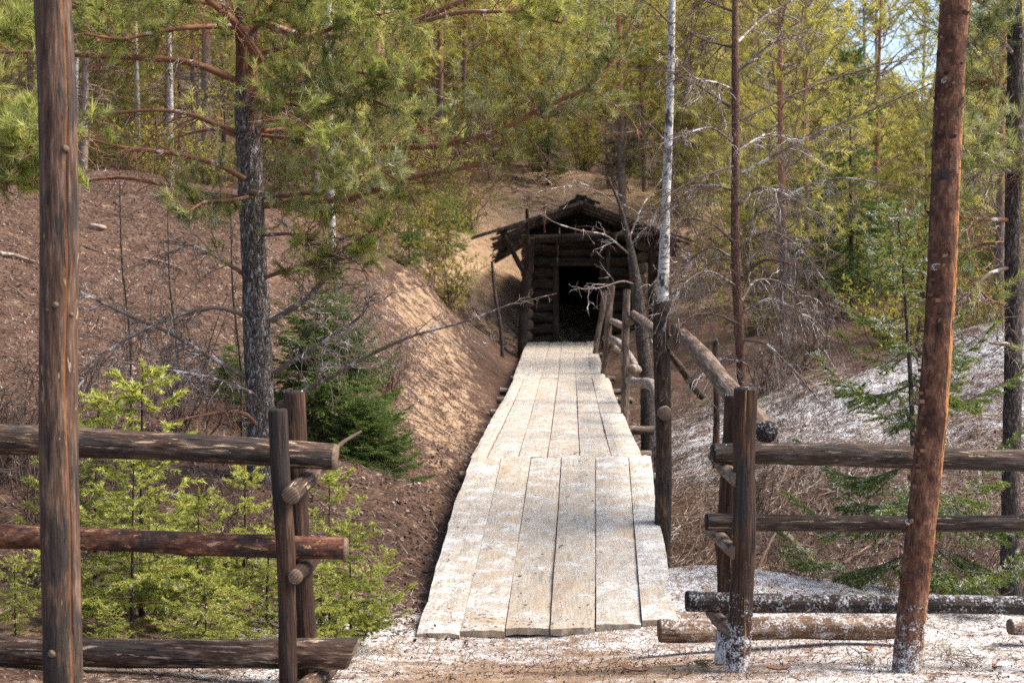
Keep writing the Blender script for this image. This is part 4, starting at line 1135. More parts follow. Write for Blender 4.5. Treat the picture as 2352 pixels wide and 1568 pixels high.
# ------------------------------------------------------------------ pine at the right edge
rb = gp(2326, 10.6)
rt = thing('pine_tree', 'grey barked pine with frosted needle sprays at the right edge of the view', 'tree', rb)
trunk(rt, [rb - (0, 0, .15), at(2322, 1100, 10.6), at(2328, 800, 10.6), at(2326, 500, 10.6), at(2332, 250, 10.6), at(2330, 0, 10.6), at(2334, -300, 10.6)], [.075, .068, .066, .064, .06, .055, .045], 'dark_bark', 20, 70, seed=12)
for k, (pts, d1, lv) in enumerate([([(2330, 330), (2280, 300), (2230, 290), (2190, 310)], 10.0, .9), ([(2330, 240), (2290, 190), (2240, 180), (2200, 200)], 10.9, .8), ([(2332, 130), (2290, 90), (2250, 70), (2210, 30)], 10.1, .9),
                                   ([(2330, 60), (2280, 40), (2200, -10)], 10.8, .9), ([(2326, 400), (2270, 370), (2220, 360)], 9.9, .7), ([(2322, 505), (2260, 505), (2185, 510)], 10.3, .2), ([(2326, 612), (2270, 630), (2230, 670), (2185, 725)], 10.2, .05),
                                   ([(2326, 700), (2290, 690), (2240, 650)], 10.4, .1), ([(2322, 790), (2290, 790), (2230, 775)], 10.2, .1), ([(2332, 420), (2380, 380)], 10.3, .8), ([(2332, 90), (2390, 60)], 10.4, .8), ([(2326, 560), (2260, 560), (2200, 600)], 11.2, .1),
                                   ([(2324, 340), (2260, 400), (2210, 440)], 11.2, .3)]):
    add_limb(rt, pts, (10.6, d1), .018, .006, lv, 24 if lv > .5 else 16, .36, 140 + k, mat='branch' if k % 2 else 'dead_twig', nmat='pine_frost', sub=4)

# pine standing out of frame at the left edge: only its needled limbs reach in
eb = gp(-140, 8.6)
et = thing('pine_tree', 'pine at the left edge whose green needle sprays reach in behind the pole', 'tree', eb)
trunk(et, [eb - (0, 0, .1), at(-140, 700, 8.6), at(-150, 300, 8.6), at(-150, -200, 8.6)], [.09, .08, .07, .06], 'pine_bark', 16, 40, seed=13)
for k, (pts, d1, lv) in enumerate([([(-140, 400), (-60, 350), (20, 330), (70, 350)], 8.2, 1), ([(-140, 330), (-40, 300), (40, 290), (60, 300)], 8.3, 1), ([(-140, 450), (-40, 420), (60, 400), (170, 400)], 8.0, .9), ([(-140, 420), (0, 350), (100, 320), (175, 320)], 7.7, .7),
                                   ([(-140, 260), (-40, 240), (60, 280)], 8.8, .6), ([(-140, 120), (-30, 90), (60, 60)], 8.6, .8)]):
    add_limb(et, pts, (8.6, d1), .016, .006, lv, 26, .26, 160 + k, sub=4, t0=.4)


# ------------------------------------------------------------------ spruces
def spruce_mesh(H, Lmax, nb, seed, nl=.016, nw=.0042, nper=20, base=.08, slope=(.25, -.25), step=.06, droop=.12, tone0=.45, wide=1.0, young=True, low_taper=True):
    g = np.random.default_rng(seed + 7000)
    W, Nd, T = MB(), MB(), MB()
    lean = g.standard_normal(2) * .03
    tp = np.array([(lean[0] * t * t * H, lean[1] * t * t * H, H * t) for t in np.linspace(0, 1, 10)])
    T.tube(tp, np.linspace(max(.006, H * .012), .003, 10), 8)
    h = base + (1 - base) * np.sort(1 - g.uniform(0, 1, nb) ** 1.0) ; h = np.clip(h, base, .97)
    az = np.arange(nb) * 2.4 + g.uniform(-.4, .4, nb)
    TWP, TWD, TWL, TT = [], [], [], []
    for i in range(nb):
        f = (h[i] - base) / (1 - base)
        L = Lmax * ((1 - f) ** .8 * .93 + .07) * g.uniform(.75, 1.1)
        if low_taper: L *= min(1, .55 + f * 3)
        sl = slope[1] + (slope[0] - slope[1]) * f
        o = np.array((np.cos(az[i]), np.sin(az[i]), 0))
        t = np.linspace(0, 1, 9)[:, None]
        p = np.array((0, 0, h[i] * H)) + tp[min(9, int(h[i] * 9))] * (1, 1, 0) + o * L * t + np.array((0, 0, 1.0)) * L * (sl * t - droop * 3 * t * (1 - t) + droop * .8 * t ** 3)
        p[1:] += g.standard_normal((8, 3)) * .012 * L
        W.tube(p, np.linspace(max(.0025, .010 * L), .0015, 9), 4, cap=False)
        n = max(3, int(L / step))
        tt = np.linspace(.12, 1, n); B, Tn, _ = along(p, tt)
        sidev = nrm(np.cross(Tn, (0, 0, 1.0)))
        for s in (-1, 1):
            D = nrm(Tn * g.uniform(.7, 1.0, (n, 1)) + s * sidev * g.uniform(.6, 1.0, (n, 1)) + np.array((0, 0, -.10)) * g.uniform(0, 2, (n, 1)))
            l = L * (.50 * (1 - tt) + .10) * g.uniform(.5, 1.15, n) * wide
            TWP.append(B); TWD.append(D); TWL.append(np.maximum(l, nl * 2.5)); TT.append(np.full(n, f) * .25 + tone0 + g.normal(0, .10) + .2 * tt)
        TWP.append(p[-1:] - Tn[-1:] * .05); TWD.append(Tn[-1:]); TWL.append(np.array([.06])); TT.append(np.array([tone0 + .3]))
    P = np.concatenate(TWP); D = np.concatenate(TWD); Lw = np.concatenate(TWL); tn = np.concatenate(TT)
    # second order twigs on long ones
    big = np.where(Lw > nl * 6)[0]
    ids = np.repeat(big, 4); tt = np.tile([.3, .5, .68, .85], len(big)); sg = np.tile([1, -1, 1, -1], len(big))
    sv = nrm(np.cross(D[ids], (0, 0, 1.0)))
    P2 = P[ids] + D[ids] * (Lw[ids] * tt)[:, None]; D2 = nrm(D[ids] + sg[:, None] * sv * .8 + g.standard_normal((len(ids), 3)) * .15); L2 = np.maximum(Lw[ids] * (.65 - .5 * tt), nl * 2)
    P = np.concatenate([P, P2]); D = np.concatenate([D, D2]); Lw = np.concatenate([Lw, L2]); tn = np.concatenate([tn, tn[ids] + .08])
    C = W.twigs(P, D, Lw, .0018, .0012, np.tile((0, 0, -.12), (len(P), 1)), 2, 3, wig=.02, g=g)
    k = np.clip((Lw / nl * 0.55).astype(int) + 1, 1, 6)
    for q_ in range(1, 7):
        s = k >= q_
        if not s.any(): continue
        t = (q_ / k[s])[:, None]
        Pt = C[s, 0] + (C[s, 2] - C[s, 0]) * t
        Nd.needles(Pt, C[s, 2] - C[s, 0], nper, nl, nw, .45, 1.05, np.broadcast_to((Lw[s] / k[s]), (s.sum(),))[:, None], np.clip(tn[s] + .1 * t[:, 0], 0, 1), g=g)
    # leader
    Nd.needles(tp[-1:] + (0, 0, .02), np.array([[0, 0, 1.0]]), nper * 4, nl, nw, .4, .9, .12, .8, g=g)
    return T, W, Nd


def spruce_proto(name, H, Lmax, nb, seed, nmat, **kw):
    T, W, Nd = spruce_mesh(H, Lmax, nb, seed, **kw)
    a, b, c = T.mesh('trunk'), W.mesh('branches'), Nd.mesh('needles', smooth=False)
    a.materials.append(M['dark_bark']); b.materials.append(M['brown_twig']); c.materials.append(M[nmat])
    return name, a, b, c


def place(proto, loc, rz, sc, label, cat, group=None, parts=('trunk', 'branches', 'needles'), scz=None):
    t = thing(proto[0], label, cat, loc, group)
    t.rotation_euler = (0, 0, rz); t.scale = (sc, sc, sc * (scz or 1))
    for nm, me in zip(parts, proto[1:]):
        if me is None: continue
        o = bpy.data.objects.new(nm, me); COL.objects.link(o); o.parent = t
    return t


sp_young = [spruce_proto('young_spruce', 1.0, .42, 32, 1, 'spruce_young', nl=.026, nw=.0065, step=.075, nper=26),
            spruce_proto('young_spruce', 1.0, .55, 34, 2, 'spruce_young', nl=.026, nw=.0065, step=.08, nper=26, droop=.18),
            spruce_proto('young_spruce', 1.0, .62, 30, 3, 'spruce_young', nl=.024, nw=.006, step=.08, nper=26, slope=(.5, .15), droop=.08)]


def on_ground(px, py_top, d, extra=0.0):
    b = gp(px, d); return b, at(px, py_top, d)[2] - b[2] + extra


for (px, pt, d, v, rz, w, lab) in (
        (322, 832, 8.5, 0, .3, 1.0, 'small yellow green spruce sapling with pointed top above the left top rail'),
        (215, 898, 8.8, 1, 1.2, 1.0, 'low bushy spruce sapling just right of the grey pole'),
        (450, 1120, 8.2, 1, 2.2, .9, 'bright green young spruce between the upper and middle left rails'),
        (560, 1060, 9.4, 0, 4.0, 1.1, 'taller young spruce behind the left fence beside the dark post pair'),
        (300, 1035, 7.9, 2, 5.1, 1.0, 'drooping young spruce under the top rail beside the grey pole'),
        (30, 1270, 7.6, 1, 3.3, 1.0, 'dark green spruce sapling left of the grey pole'),
        (470, 1310, 7.6, 2, 2.9, 1.2, 'flat spreading spruce sapling behind the bottom left rail'),
        (245, 1490, 7.3, 1, 2.0, 1.1, 'small spruce sapling below the bottom left rail near the pole'),
        (755, 1080, 8.2, 2, .6, .85, 'feathery spruce bush right of the dark left fence posts'),
        (805, 1200, 8.3, 2, 2.6, .95, 'low feathery spruce bush leaning onto the snowy ground left of the planks'),
        (610, 1210, 8.7, 1, 1.1, 1.5, 'wide merged spruce clump just behind the dark left post pair'),
        (400, 1195, 8.8, 1, 2.7, 1.5, 'wide low spruce clump behind the middle left rail'),
        (540, 1340, 8.0, 1, 5.2, 1.6, 'sprawling low spruce clump between the middle and bottom left rails'),
        (150, 1330, 8.0, 1, 4.1, 1.5, 'sprawling low spruce clump behind the grey pole foot'),
        (735, 1290, 7.8, 2, 4.4, 1.0, 'small tangled spruce bush behind the dark left post pair')):
    b, hgt = on_ground(px, pt, d)
    place(sp_young[v], b - np.array((0, 0, .02)), rz, max(hgt, .3) * w, lab, 'spruce', 'young spruces behind the left fence', scz=1 / w)

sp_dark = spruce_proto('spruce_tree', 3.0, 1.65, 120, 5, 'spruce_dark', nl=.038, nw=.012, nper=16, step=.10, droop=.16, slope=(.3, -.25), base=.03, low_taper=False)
b, hgt = on_ground(742, 600, 13.6)
place(sp_dark, b, 0.5, hgt / 3.0, 'dark green spruce standing behind the big pine trunk', 'spruce')
b, hgt = on_ground(530, 760, 14.4)
place(sp_dark, b, 2.5, hgt / 3.0 * 1.0, 'low dark green spruce half hidden left of the big pine trunk', 'spruce', scz=.8)
b, hgt = on_ground(850, 880, 13.2)
place(sp_dark, b, 3.9, hgt / 3.0 * 1.3, 'low dark green spruce right of the big pine', 'spruce', scz=.75)

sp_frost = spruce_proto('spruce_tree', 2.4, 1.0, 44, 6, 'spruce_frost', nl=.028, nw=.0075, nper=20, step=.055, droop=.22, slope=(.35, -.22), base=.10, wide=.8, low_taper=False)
b, hgt = on_ground(2107, 470, 9.4)
place(sp_frost, b, .2, hgt / 2.4, 'snow flecked spruce with drooping branches behind the leaning reddish pole', 'spruce', scz=1.0)
b, hgt = on_ground(2020, 1230, 9.9)

# ------------------------------------------------------------------ forest trees: built once per kind, then set out one by one
def far_pine(seed, H, c0, Lm, dens, nl=.16, nw=.022):
    g = np.random.default_rng(seed + 40)
    T, W, Nd = MB(), MB(), MB()
    lean = g.standard_normal(2) * .02
    tp = np.array([(lean[0] * H * t + .05 * math.sin(5 * t + seed), lean[1] * H * t, H * t - .25) for t in np.linspace(0, 1, 16)])
    T.tube(tp, np.linspace(.095, .02, 16) * (H / 11), 10, rough=.04, seed=seed)
    n = int(dens * H)
    h = np.sort(g.uniform(.08, .985, n)); az = g.uniform(0, 6.28, n)
    f = np.clip((h - c0) / (1 - c0), 0, 1)
    live = h > c0 + g.uniform(-.03, .03, n)
    L = np.where(live, Lm * (np.sin(np.pi * np.clip(.22 + .78 * f, 0, 1)) * .85 + .2), Lm * .45) * g.uniform(.6, 1.15, n)
    B = np.stack([np.interp(h, np.linspace(0, 1, 16), tp[:, k]) for k in range(3)], 1)
    D = nrm(np.stack([np.cos(az), np.sin(az), np.where(live, .25 + .5 * f, .05)], 1))
    C = W.twigs(B, D, L, .022, .008, np.stack([0 * L, 0 * L, np.where(live, .22, -.12)], 1), 6, 4, wig=.03, g=g)
    k = 9
    ids = np.repeat(np.arange(n), k); tt = g.uniform(.3, 1.0, n * k); fi = tt * 6; i0 = np.minimum(fi.astype(int), 5); fr = (fi - i0)[:, None]
    B2 = C[ids, i0] * (1 - fr) + C[ids, i0 + 1] * fr
    D2 = nrm(D[ids] * .7 + g.standard_normal((n * k, 3)) * .8 + np.array((0, 0, .2)))
    L2 = L[ids] * g.uniform(.15, .42, n * k)
    C2 = W.twigs(B2, D2, L2, .007, .004, g.standard_normal((n * k, 3)) * .3, 2, 3, wig=.02, g=g)
    lv = np.where(live[ids])[0]
    tn = np.clip(.5 + g.normal(0, .20, n)[ids][lv] + g.normal(0, .12, len(lv)), 0, 1)
    Nd.needles(C2[lv, 2], C2[lv, 2] - C2[lv, 1], 22, nl, nw, .3, 1.25, .22, tn, g=g)
    Nd.needles(C2[lv, 1], C2[lv, 2] - C2[lv, 0], 8, nl, nw, .4, 1.2, .2, np.clip(tn - .1, 0, 1), g=g)
    a, b, c = T.mesh('trunk'), W.mesh('branches'), Nd.mesh('needles', smooth=False)
    a.materials.append(M['far_bark']); b.materials.append(M['far_twig']); c.materials.append(M['far_needle'])
    return ('pine_tree', a, b, c)


def far_birch(seed, H):
    g = np.random.default_rng(seed + 77)
    T, W, Nd = MB(), MB(), MB()
    tp = np.array([(.12 * math.sin(2.5 * t + seed), .1 * math.cos(2 * t + seed), H * t - .2) for t in np.linspace(0, 1, 14)])
    T.tube(tp, np.linspace(.075, .015, 14), 10, rough=.02, seed=seed)
    n = 60; h = g.uniform(.3, .98, n); az = g.uniform(0, 6.28, n)
    B = np.stack([np.interp(h, np.linspace(0, 1, 14), tp[:, k]) for k in range(3)], 1)
    D = nrm(np.stack([np.cos(az), np.sin(az), g.uniform(.5, 1.4, n)], 1)); L = g.uniform(.6, 1.7, n)
    C = W.twigs(B, D, L, .012, .004, np.tile((0, 0, -.2), (n, 1)), 5, 3, wig=.04, g=g)
    ids = np.repeat(np.arange(n), 7); i0 = g.integers(1, 6, n * 7)
    C2 = W.twigs(C[ids, i0], D[ids] + g.standard_normal((n * 7, 3)) * .7, L[ids] * .35, .005, .003, g.standard_normal((n * 7, 3)) * .3 + (0, 0, -.3), 3, 3, g=g)
    Nd.needles(C2[:, 3], C2[:, 3] - C2[:, 1], 7, .035, .022, .3, 1.5, .3, np.clip(g.normal(.55, .2, n * 7), 0, 1), g=g)
    a, b, c = T.mesh('trunk'), W.mesh('branches'), Nd.mesh('leaves', smooth=False)
    a.materials.append(M['birch']); b.materials.append(M['brown_twig']); c.materials.append(M['bud_leaf'])
    return ('birch_tree', a, b, c)


def far_shrub(seed, H, leafy=True):
    g = np.random.default_rng(seed + 99)
    W, Nd = MB(), MB()
    n = 16
    B = np.c_[g.normal(0, .12, (n, 2)), np.full(n, -.05)]
    D = nrm(np.c_[g.normal(0, .4, (n, 2)), np.ones(n)]); L = H * g.uniform(.5, 1.05, n)
    C = W.twigs(B, D, L, .012, .004, g.standard_normal((n, 3)) * .15, 6, 4, wig=.03, g=g)
    ids = np.repeat(np.arange(n), 12); i0 = g.integers(1, 7, n * 12)
    C2 = W.twigs(C[ids, i0], D[ids] * .6 + g.standard_normal((n * 12, 3)) * .6, L[ids] * g.uniform(.12, .35, n * 12), .005, .0025, g.standard_normal((n * 12, 3)) * .3, 4, 3, wig=.03, g=g)
    i2 = np.repeat(np.arange(n * 12), 3)
    C3 = W.twigs(C2[i2, 2], C2[i2, 3] - C2[i2, 1] + .12 * g.standard_normal((len(i2), 3)), L[ids][i2] * .10, .003, .002, g.standard_normal((len(i2), 3)) * .3, 2, 3, g=g)
    if leafy: Nd.needles(C3[:, 2], C3[:, 2] - C3[:, 0], 7, .04, .026, .3, 1.5, .1, np.clip(g.normal(.5, .22, len(i2)), 0, 1), g=g)
    b = W.mesh('stems'); b.materials.append(M['brown_twig'])
    c = None
    if leafy: c = Nd.mesh('leaves', smooth=False); c.materials.append(M['bud_leaf'])
    return ('leafy_shrub' if leafy else 'bare_shrub', b, c)


PINES = [far_pine(1, 10, .15, 2.1, 10), far_pine(2, 12, .20, 2.3, 9.5), far_pine(3, 8, .10, 1.9, 11), far_pine(4, 11, .28, 2.1, 10), far_pine(5, 7, .07, 1.8, 11.5), far_pine(6, 13, .30, 2.4, 9)]
BIRCH = [far_birch(1, 9), far_birch(2, 10)]
SPR = [spruce_proto('spruce_tree', 6.0, 1.7, 90, 21, 'spruce_dark', nl=.075, nw=.022, nper=12, step=.2, droop=.18, slope=(.3, -.3), tone0=.5),
       spruce_proto('spruce_tree', 4.0, 1.4, 80, 22, 'spruce_dark', nl=.065, nw=.020, nper=12, step=.17, droop=.15, slope=(.3, -.2), tone0=.6)]
SHR = [far_shrub(1, 1.7), far_shrub(2, 1.4), far_shrub(3, 1.9)]
BARE = [far_shrub(4, 1.6, False), far_shrub(5, 1.2, False)]


def where(px, d):
    for lim, w in ((140, 'left of the grey pole'), (380, 'just right of the grey pole'), (600, 'behind the big pine trunk'), (800, 'right of the big pine trunk'), (1080, 'above the sandy ridge'), (1230, 'above the left eave of the hut'),
                   (1420, 'above the hut ridge'), (1560, 'beside the white birch'), (1760, 'behind the slim half dead pine'), (1960, 'right of the slim half dead pine'), (2180, 'below the sky gap'), (9999, 'right of the leaning reddish pole')):
        if px < lim: return w


def how_far(d): return 'nearer' if d < 46 else ('mid distance' if d < 68 else 'farthest')


def size_word(sc): return 'short' if sc < .93 else ('tall' if sc > 1.08 else 'middling')


g = np.random.default_rng(42)
spots = []


def clear(x, y, r):
    return all((x - a) ** 2 + (y - b) ** 2 > r * r for a, b in spots)


def try_tree(px, d, r):
    x = (px - 1176) / F * d
    if d < 44 and -3.3 < x - 1.5 < 3.6: return None
    if d < 40 and bump2(x, d, -1.6, 25.5, 2.6, 5.5) > .25: return None
    if px < 760 and d < 25.5: return None
    if px > 1500 and d < 24: return None
    if not clear(x, d, r): return None
    spots.append((x, d)); return x


# trunks that can be picked out in the photograph
hand = [(1430, 43, 'p', 1, 1.25, 'reddish pine with thick trunk rising just behind the hut ridge'), (1478, 47, 'p', 3, 1.05, 'dark slanting pine behind the right roof slope'), (1800, 27, 'p', 1, .9, 'pine with dark trunk between the slim dead pine and the right pole'),
        (1850, 33, 'p', 3, .95, 'orange barked pine left of the leaning reddish pole'), (197, 27, 'p', 3, .9, 'dark trunked pine just right of the grey pole top'), (382, 31, 'b', 0, 1.0, 'white birch seen between the grey pole and the big pine'),
        (770, 24.5, 'b', 1, .9, 'thin pale birch right of the big pine trunk'), (1985, 40, 'b', 0, 1.1, 'white birch in the right forest, left one of the pair'), (2003, 41, 'b', 1, 1.15, 'white birch in the right forest, right one of the pair'),
        (2125, 52, 'b', 0, 1.2, 'white birch under the sky gap at upper right'), (1955, 30, 's', 0, .95, 'dark spruce in the right forest above the snowy mound'), (1030, 36, 's', 1, .55, 'small green spruce on the sandy slope left of the hut'),
        (2290, 31, 's', 1, .7, 'small green spruce behind the snowy mound at the right edge'), (2215, 33, 's', 1, .6, 'small green spruce behind the snowy mound near the leaning pole'), (1880, 34, 's', 1, .9, 'broad green spruce in the right forest'),
        (1258, 46, 's', 0, .6, 'dark spruce behind the left roof slope'), (940, 33, 's', 1, .45, 'low green spruce on the slope beyond the sandy ridge'), (2290, 27, 'p', 1, .9, 'thin orange pine behind the right edge pine'),
        (1065, 50, 'p', 3, 1.2, 'orange trunked pine high on the slope left of the hut'), (1165, 53, 'p', 1, 1.1, 'pine with orange trunk above the left eave')]
for (px, d, kd, v, sc, lab) in hand:
    b = gp(px, d); spots.append((b[0], d))
    pr = {'p': PINES, 'b': BIRCH, 's': SPR}[kd][v]
    nm = {'p': ('trunk', 'branches', 'needles'), 'b': ('trunk', 'branches', 'leaves'), 's': ('trunk', 'branches', 'needles')}[kd]
    place(pr, b, g.uniform(0, 6.28), sc, lab, {'p': 'pine', 'b': 'birch', 's': 'spruce'}[kd], None, nm)
cnt = 0
for (n, d0, d1, r, lo, hi) in ((34, 29, 46, 2.0, -150, 2500), (80, 46, 68, 1.7, -100, 2450), (100, 68, 105, 1.9, -100, 2450), (60, 105, 150, 2.6, 0, 2400)):
    made = tries = 0
    while made < n and tries < 4000:
        tries += 1
        d = g.uniform(d0, d1); px = g.uniform(lo, hi)
        gap = 1860 < px < 2250 and d > 36
        if gap and g.uniform() < .45: continue
        x = try_tree(px, d, r)
        if x is None: continue
        made += 1
        w = where(px, d); u = g.uniform()
        b = np.array((x, d, g1(x, d)))
        if gap:
            sc = g.uniform(.62, .85); place(PINES[4], b, g.uniform(0, 6.28), sc, how_far(d) + ' low green pine ' + w, 'pine', how_far(d) + ' low pines under the sky ' + w)
        elif u < .84:
            sc = g.uniform(.8, 1.2); place(PINES[g.integers(0, 6)], b, g.uniform(0, 6.28), sc, how_far(d) + ' ' + size_word(sc) + ' yellow green forest pine ' + w, 'pine', how_far(d) + ' ' + size_word(sc) + ' forest pines ' + w)
        elif u < .93:
            place(BIRCH[g.integers(0, 2)], b, g.uniform(0, 6.28), g.uniform(.9, 1.2), how_far(d) + ' pale birch in the forest ' + w, 'birch', how_far(d) + ' forest birches ' + w, ('trunk', 'branches', 'leaves'))
        else:
            place(SPR[g.integers(0, 2)], b, g.uniform(0, 6.28), g.uniform(.7, 1.1), how_far(d) + ' dark green spruce in the forest ' + w, 'spruce', how_far(d) + ' forest spruces ' + w)
made = tries = 0
while made < 64 and tries < 3000:                                     # leafing and bare shrubs of the undergrowth
    tries += 1
    d = g.uniform(22, 48); px = g.uniform(0, 2400); x = (px - 1176) / F * d
    if px < 700 and d < 25: continue
    if d < 44 and -2.6 < x - 1.5 < 3.2: continue
    if d < 32 and bump2(x, d, -1.6, 25.5, 2.0, 4.5) > .3: continue
    if px > 1500 and d < 23: continue
    if not clear(x, d, .9): continue
    spots.append((x, d)); made += 1; w = where(px, d)
    b = np.array((x, d, g1(x, d)))
    if g.uniform() < .62: place(SHR[g.integers(0, 3)], b, g.uniform(0, 6.28), g.uniform(.7, 1.2), how_far(d * 1.45) + ' leafy shrub with yellow green buds ' + w, 'shrub', how_far(d * 1.45) + ' budding shrubs ' + w, ('stems', 'leaves'))
    else: place(BARE[g.integers(0, 2)], b, g.uniform(0, 6.28), g.uniform(.7, 1.2), how_far(d * 1.45) + ' bare brown shrub in the undergrowth ' + w, 'shrub', how_far(d * 1.45) + ' bare shrubs ' + w, ('stems', 'leaves'))
made = tries = 0
while made < 34 and tries < 3000:                                     # young pines and shrubs on the slope left of and above the hut
    tries += 1
    d = g.uniform(33, 56); px = g.uniform(640, 1420); x = (px - 1176) / F * d
    if d < 43 and -3.1 < x - 1.5 < 3.4: continue
    if bump2(x, d, -1.6, 25.5, 2.0, 4.5) > .3 or (1060 < px < 1210 and d < 45): continue
    if not clear(x, d, .8): continue
    spots.append((x, d)); made += 1; b = np.array((x, d, g1(x, d))); w = where(px, d)
    if made % 2: place(PINES[(4, 2)[made % 4 == 1]], b, g.uniform(0, 6.28), g.uniform(.3, .55), how_far(d) + ' knee to head high young pine ' + w, 'pine', how_far(d) + ' young pines ' + w)
    else: place(SHR[g.integers(0, 3)], b, g.uniform(0, 6.28), g.uniform(1.0, 1.6), how_far(d) + ' tall leafing shrub on the slope ' + w, 'shrub', how_far(d) + ' tall shrubs ' + w, ('stems', 'leaves'))
for (px, d, v, sc, lab) in ((110, 9.6, 0, .62, 'bare twiggy shrub behind the left rails beside the grey pole'), (30, 10.5, 1, .8, 'bare twiggy shrub at the left edge above the top rail'), (430, 12.5, 0, .8, 'bare twiggy shrub below the dead limbs of the big pine'),
                             (1800, 12.8, 1, .6, 'bare twiggy shrub in the gully behind the right rails'), (2250, 12.0, 0, .55, 'bare twiggy shrub behind the right rails near the edge'), 
                             (1760, 21.0, 1, 1.0, 'bare twiggy shrub at the foot of the forest behind the slim pine'), (1830, 22.5, 0, 1.1, 'tall bare shrub at the forest foot above the snow'), (900, 19.0, 1, .7, 'bare twiggy shrub on the brown slope below the sandy ridge')):
    place(BARE[v], gp(px, d), px * .1, sc, lab, 'shrub', None, ('stems', 'leaves'))
for (px, d, v, sc, lab) in ((1900, 11.6, 0, .42, 'low bare brush behind the right middle rail left of the leaning pole'), (2010, 11.2, 1, .5, 'low bare brush just left of the leaning pole behind the rails'), (2180, 11.4, 1, .5, 'low bare brush just right of the leaning pole behind the rails'),
                             (2330, 11.3, 0, .45, 'low bare brush at the right edge behind the bottom rail'), (1600, 12.0, 1, .5, 'low bare brush between the handrail post and right fence corner'), (1740, 14.5, 0, .55, 'low bare brush behind the right front post'), (560, 9.6, 1, .6, 'low bare brush at the foot of the big pine'), (250, 9.4, 0, .6, 'low bare brush below the left top rail beside the pole')):
    place(BARE[v], gp(px, d), px * .13, sc, lab, 'brush', None, ('stems', 'leaves'))
for (px, py, d, lab) in ((275, 395, 12.4, 'thin bare sapling nearest the grey pole on the brown slope'), (385, 480, 12.6, 'thin bare sapling between the grey pole and the big pine'), (530, 480, 12.2, 'thin bare sapling close to the left of the big pine trunk'), (1130, 600, 30.0, 'thin dark sapling under the left eave of the hut')):
    b = gp(px + 25, d); t = thing('bare_sapling', lab, 'sapling', b)
    top = at(px, py, d)
    trunk(t, [b - (0, 0, .05), b * .66 + top * .34 + (.03, 0, 0), b * .33 + top * .67 - (.02, 0, 0), top], [.014, .011, .008, .004] if d < 20 else [.045, .04, .035, .03], 'dark_bark', 7, 24, seed=px)
    W, _ = branch_parts([b + (top - b) * .2, b + (top - b) * .55, top], .003, .002, 0, 14 if d < 20 else 4, .3, px, sub=2, t0=.1, r_t=.003)
    W.build('twigs', M['brown_twig'], t)

# ------------------------------------------------------------------ ground litter
def flakes(n, xr, yr, size, seed, lift=.004, tone=(.5, .25), keep=None, aspect=.6):
    g = np.random.default_rng(seed)
    x = g.uniform(*xr, n); y = g.uniform(*yr, n)
    if keep is not None:
        k = keep(x, y, g); x, y = x[k], y[k]; n = len(x)
    z = gz(x, y); e = .08
    nx_ = -(gz(x + e, y) - z) / e; ny_ = -(gz(x, y + e) - z) / e
    nn = nrm(np.stack([nx_, ny_, np.ones(n)], 1) + g.standard_normal((n, 3)) * .38)
    u, v = perp(nn); a = g.uniform(0, 6.28, n)[:, None]
    U = np.cos(a) * u + np.sin(a) * v; V = np.cross(nn, U)
    s = (size * g.uniform(.45, 1.3, n))[:, None]; w = s * g.uniform(.3, .8, n)[:, None] * aspect / .6
    c = np.stack([x, y, z + lift + .25 * s[:, 0] * g.uniform(0, .6, n)], 1)
    curl = nn * s * g.uniform(-.1, .45, n)[:, None]
    pts = np.stack([c - U * s * .5 + curl * .5, c - V * w * .5, c + U * s * .5 + curl, c + V * w * .5 + curl * .3], 1)
    q = np.arange(n * 4).reshape(-1, 4)
    m = MB(); m.add(pts, q, tone=np.repeat(np.clip(g.normal(tone[0], tone[1], n) + .22 * np.sin(x * 1.9 + 2 * np.sin(y * .9)) * np.sin(y * 1.4 + x), 0, 1), 4)); return m


def vis(x, y, px0=-60, px1=2420):
    p = 1176 + x / y * F; return (p > px0) & (p < px1)


mb = flakes(42000, (-9, 1.0), (8.5, 25), .044, 1, keep=lambda x, y, g: vis(x, y) & (x < walk_x(y) - .3) & (x + .12 * (y - 9) < .8), tone=(.50, .26))
tag(mb.build('leaf_litter', M['litter'], smooth=False), 'brown leaf litter covering the left hillside', 'leaf litter', kind='stuff')
mb = flakes(16000, (0.6, 8.5), (10, 23), .05, 2, keep=lambda x, y, g: vis(x, y) & (y > 9.9 + .0 * x) & (x > walk_x(y) + .7) & (g.uniform(0, 1, len(x)) < 1.0 - .75 * ground_masks(x, y)[0] / .56), tone=(.34, .26))
tag(mb.build('leaf_litter', M['litter'], smooth=False), 'dark leaf litter in the gully behind the right fence', 'leaf litter', kind='stuff')
mb = flakes(9000, (-2.6, 3.6), (5.6, 10.4), .020, 3, keep=lambda x, y, g: vis(x, y) & ~((np.abs(x - walk_x(y)) < .84) & (y > 8.6)), tone=(.52, .22), aspect=.5)
tag(mb.build('needle_litter', M['litter'], smooth=False), 'brown leaf scraps and needles strewn on the snowy ground', 'litter', kind='stuff')


def plank_crumbs():
    g = np.random.default_rng(5); n = 1000
    y = D0 + (D2 - D0) * g.uniform(0, 1, n) ** 1.6; x = walk_x(y) + g.uniform(-.75, .75, n); z = walk_z(y) + .012 - np.where((y > D1), .055 * np.sin(np.pi * (y - D1) / (D2 - D1)) + .02, 0)
    a = g.uniform(0, 6.28, n); l = g.uniform(.005, .022, n)
    u = np.stack([np.cos(a), np.sin(a), g.normal(0, .1, n)], 1); v = np.stack([-np.sin(a), np.cos(a), g.normal(0, .3, n)], 1)
    c = np.stack([x, y, z], 1); w = (l * g.uniform(.12, .5, n))[:, None]; l = l[:, None]
    m = MB(); m.add(np.stack([c - u * l, c - v * w, c + u * l, c + v * w], 1), np.arange(n * 4).reshape(-1, 4), tone=np.repeat(np.clip(g.normal(.28, .2, n), 0, 1), 4)); return m


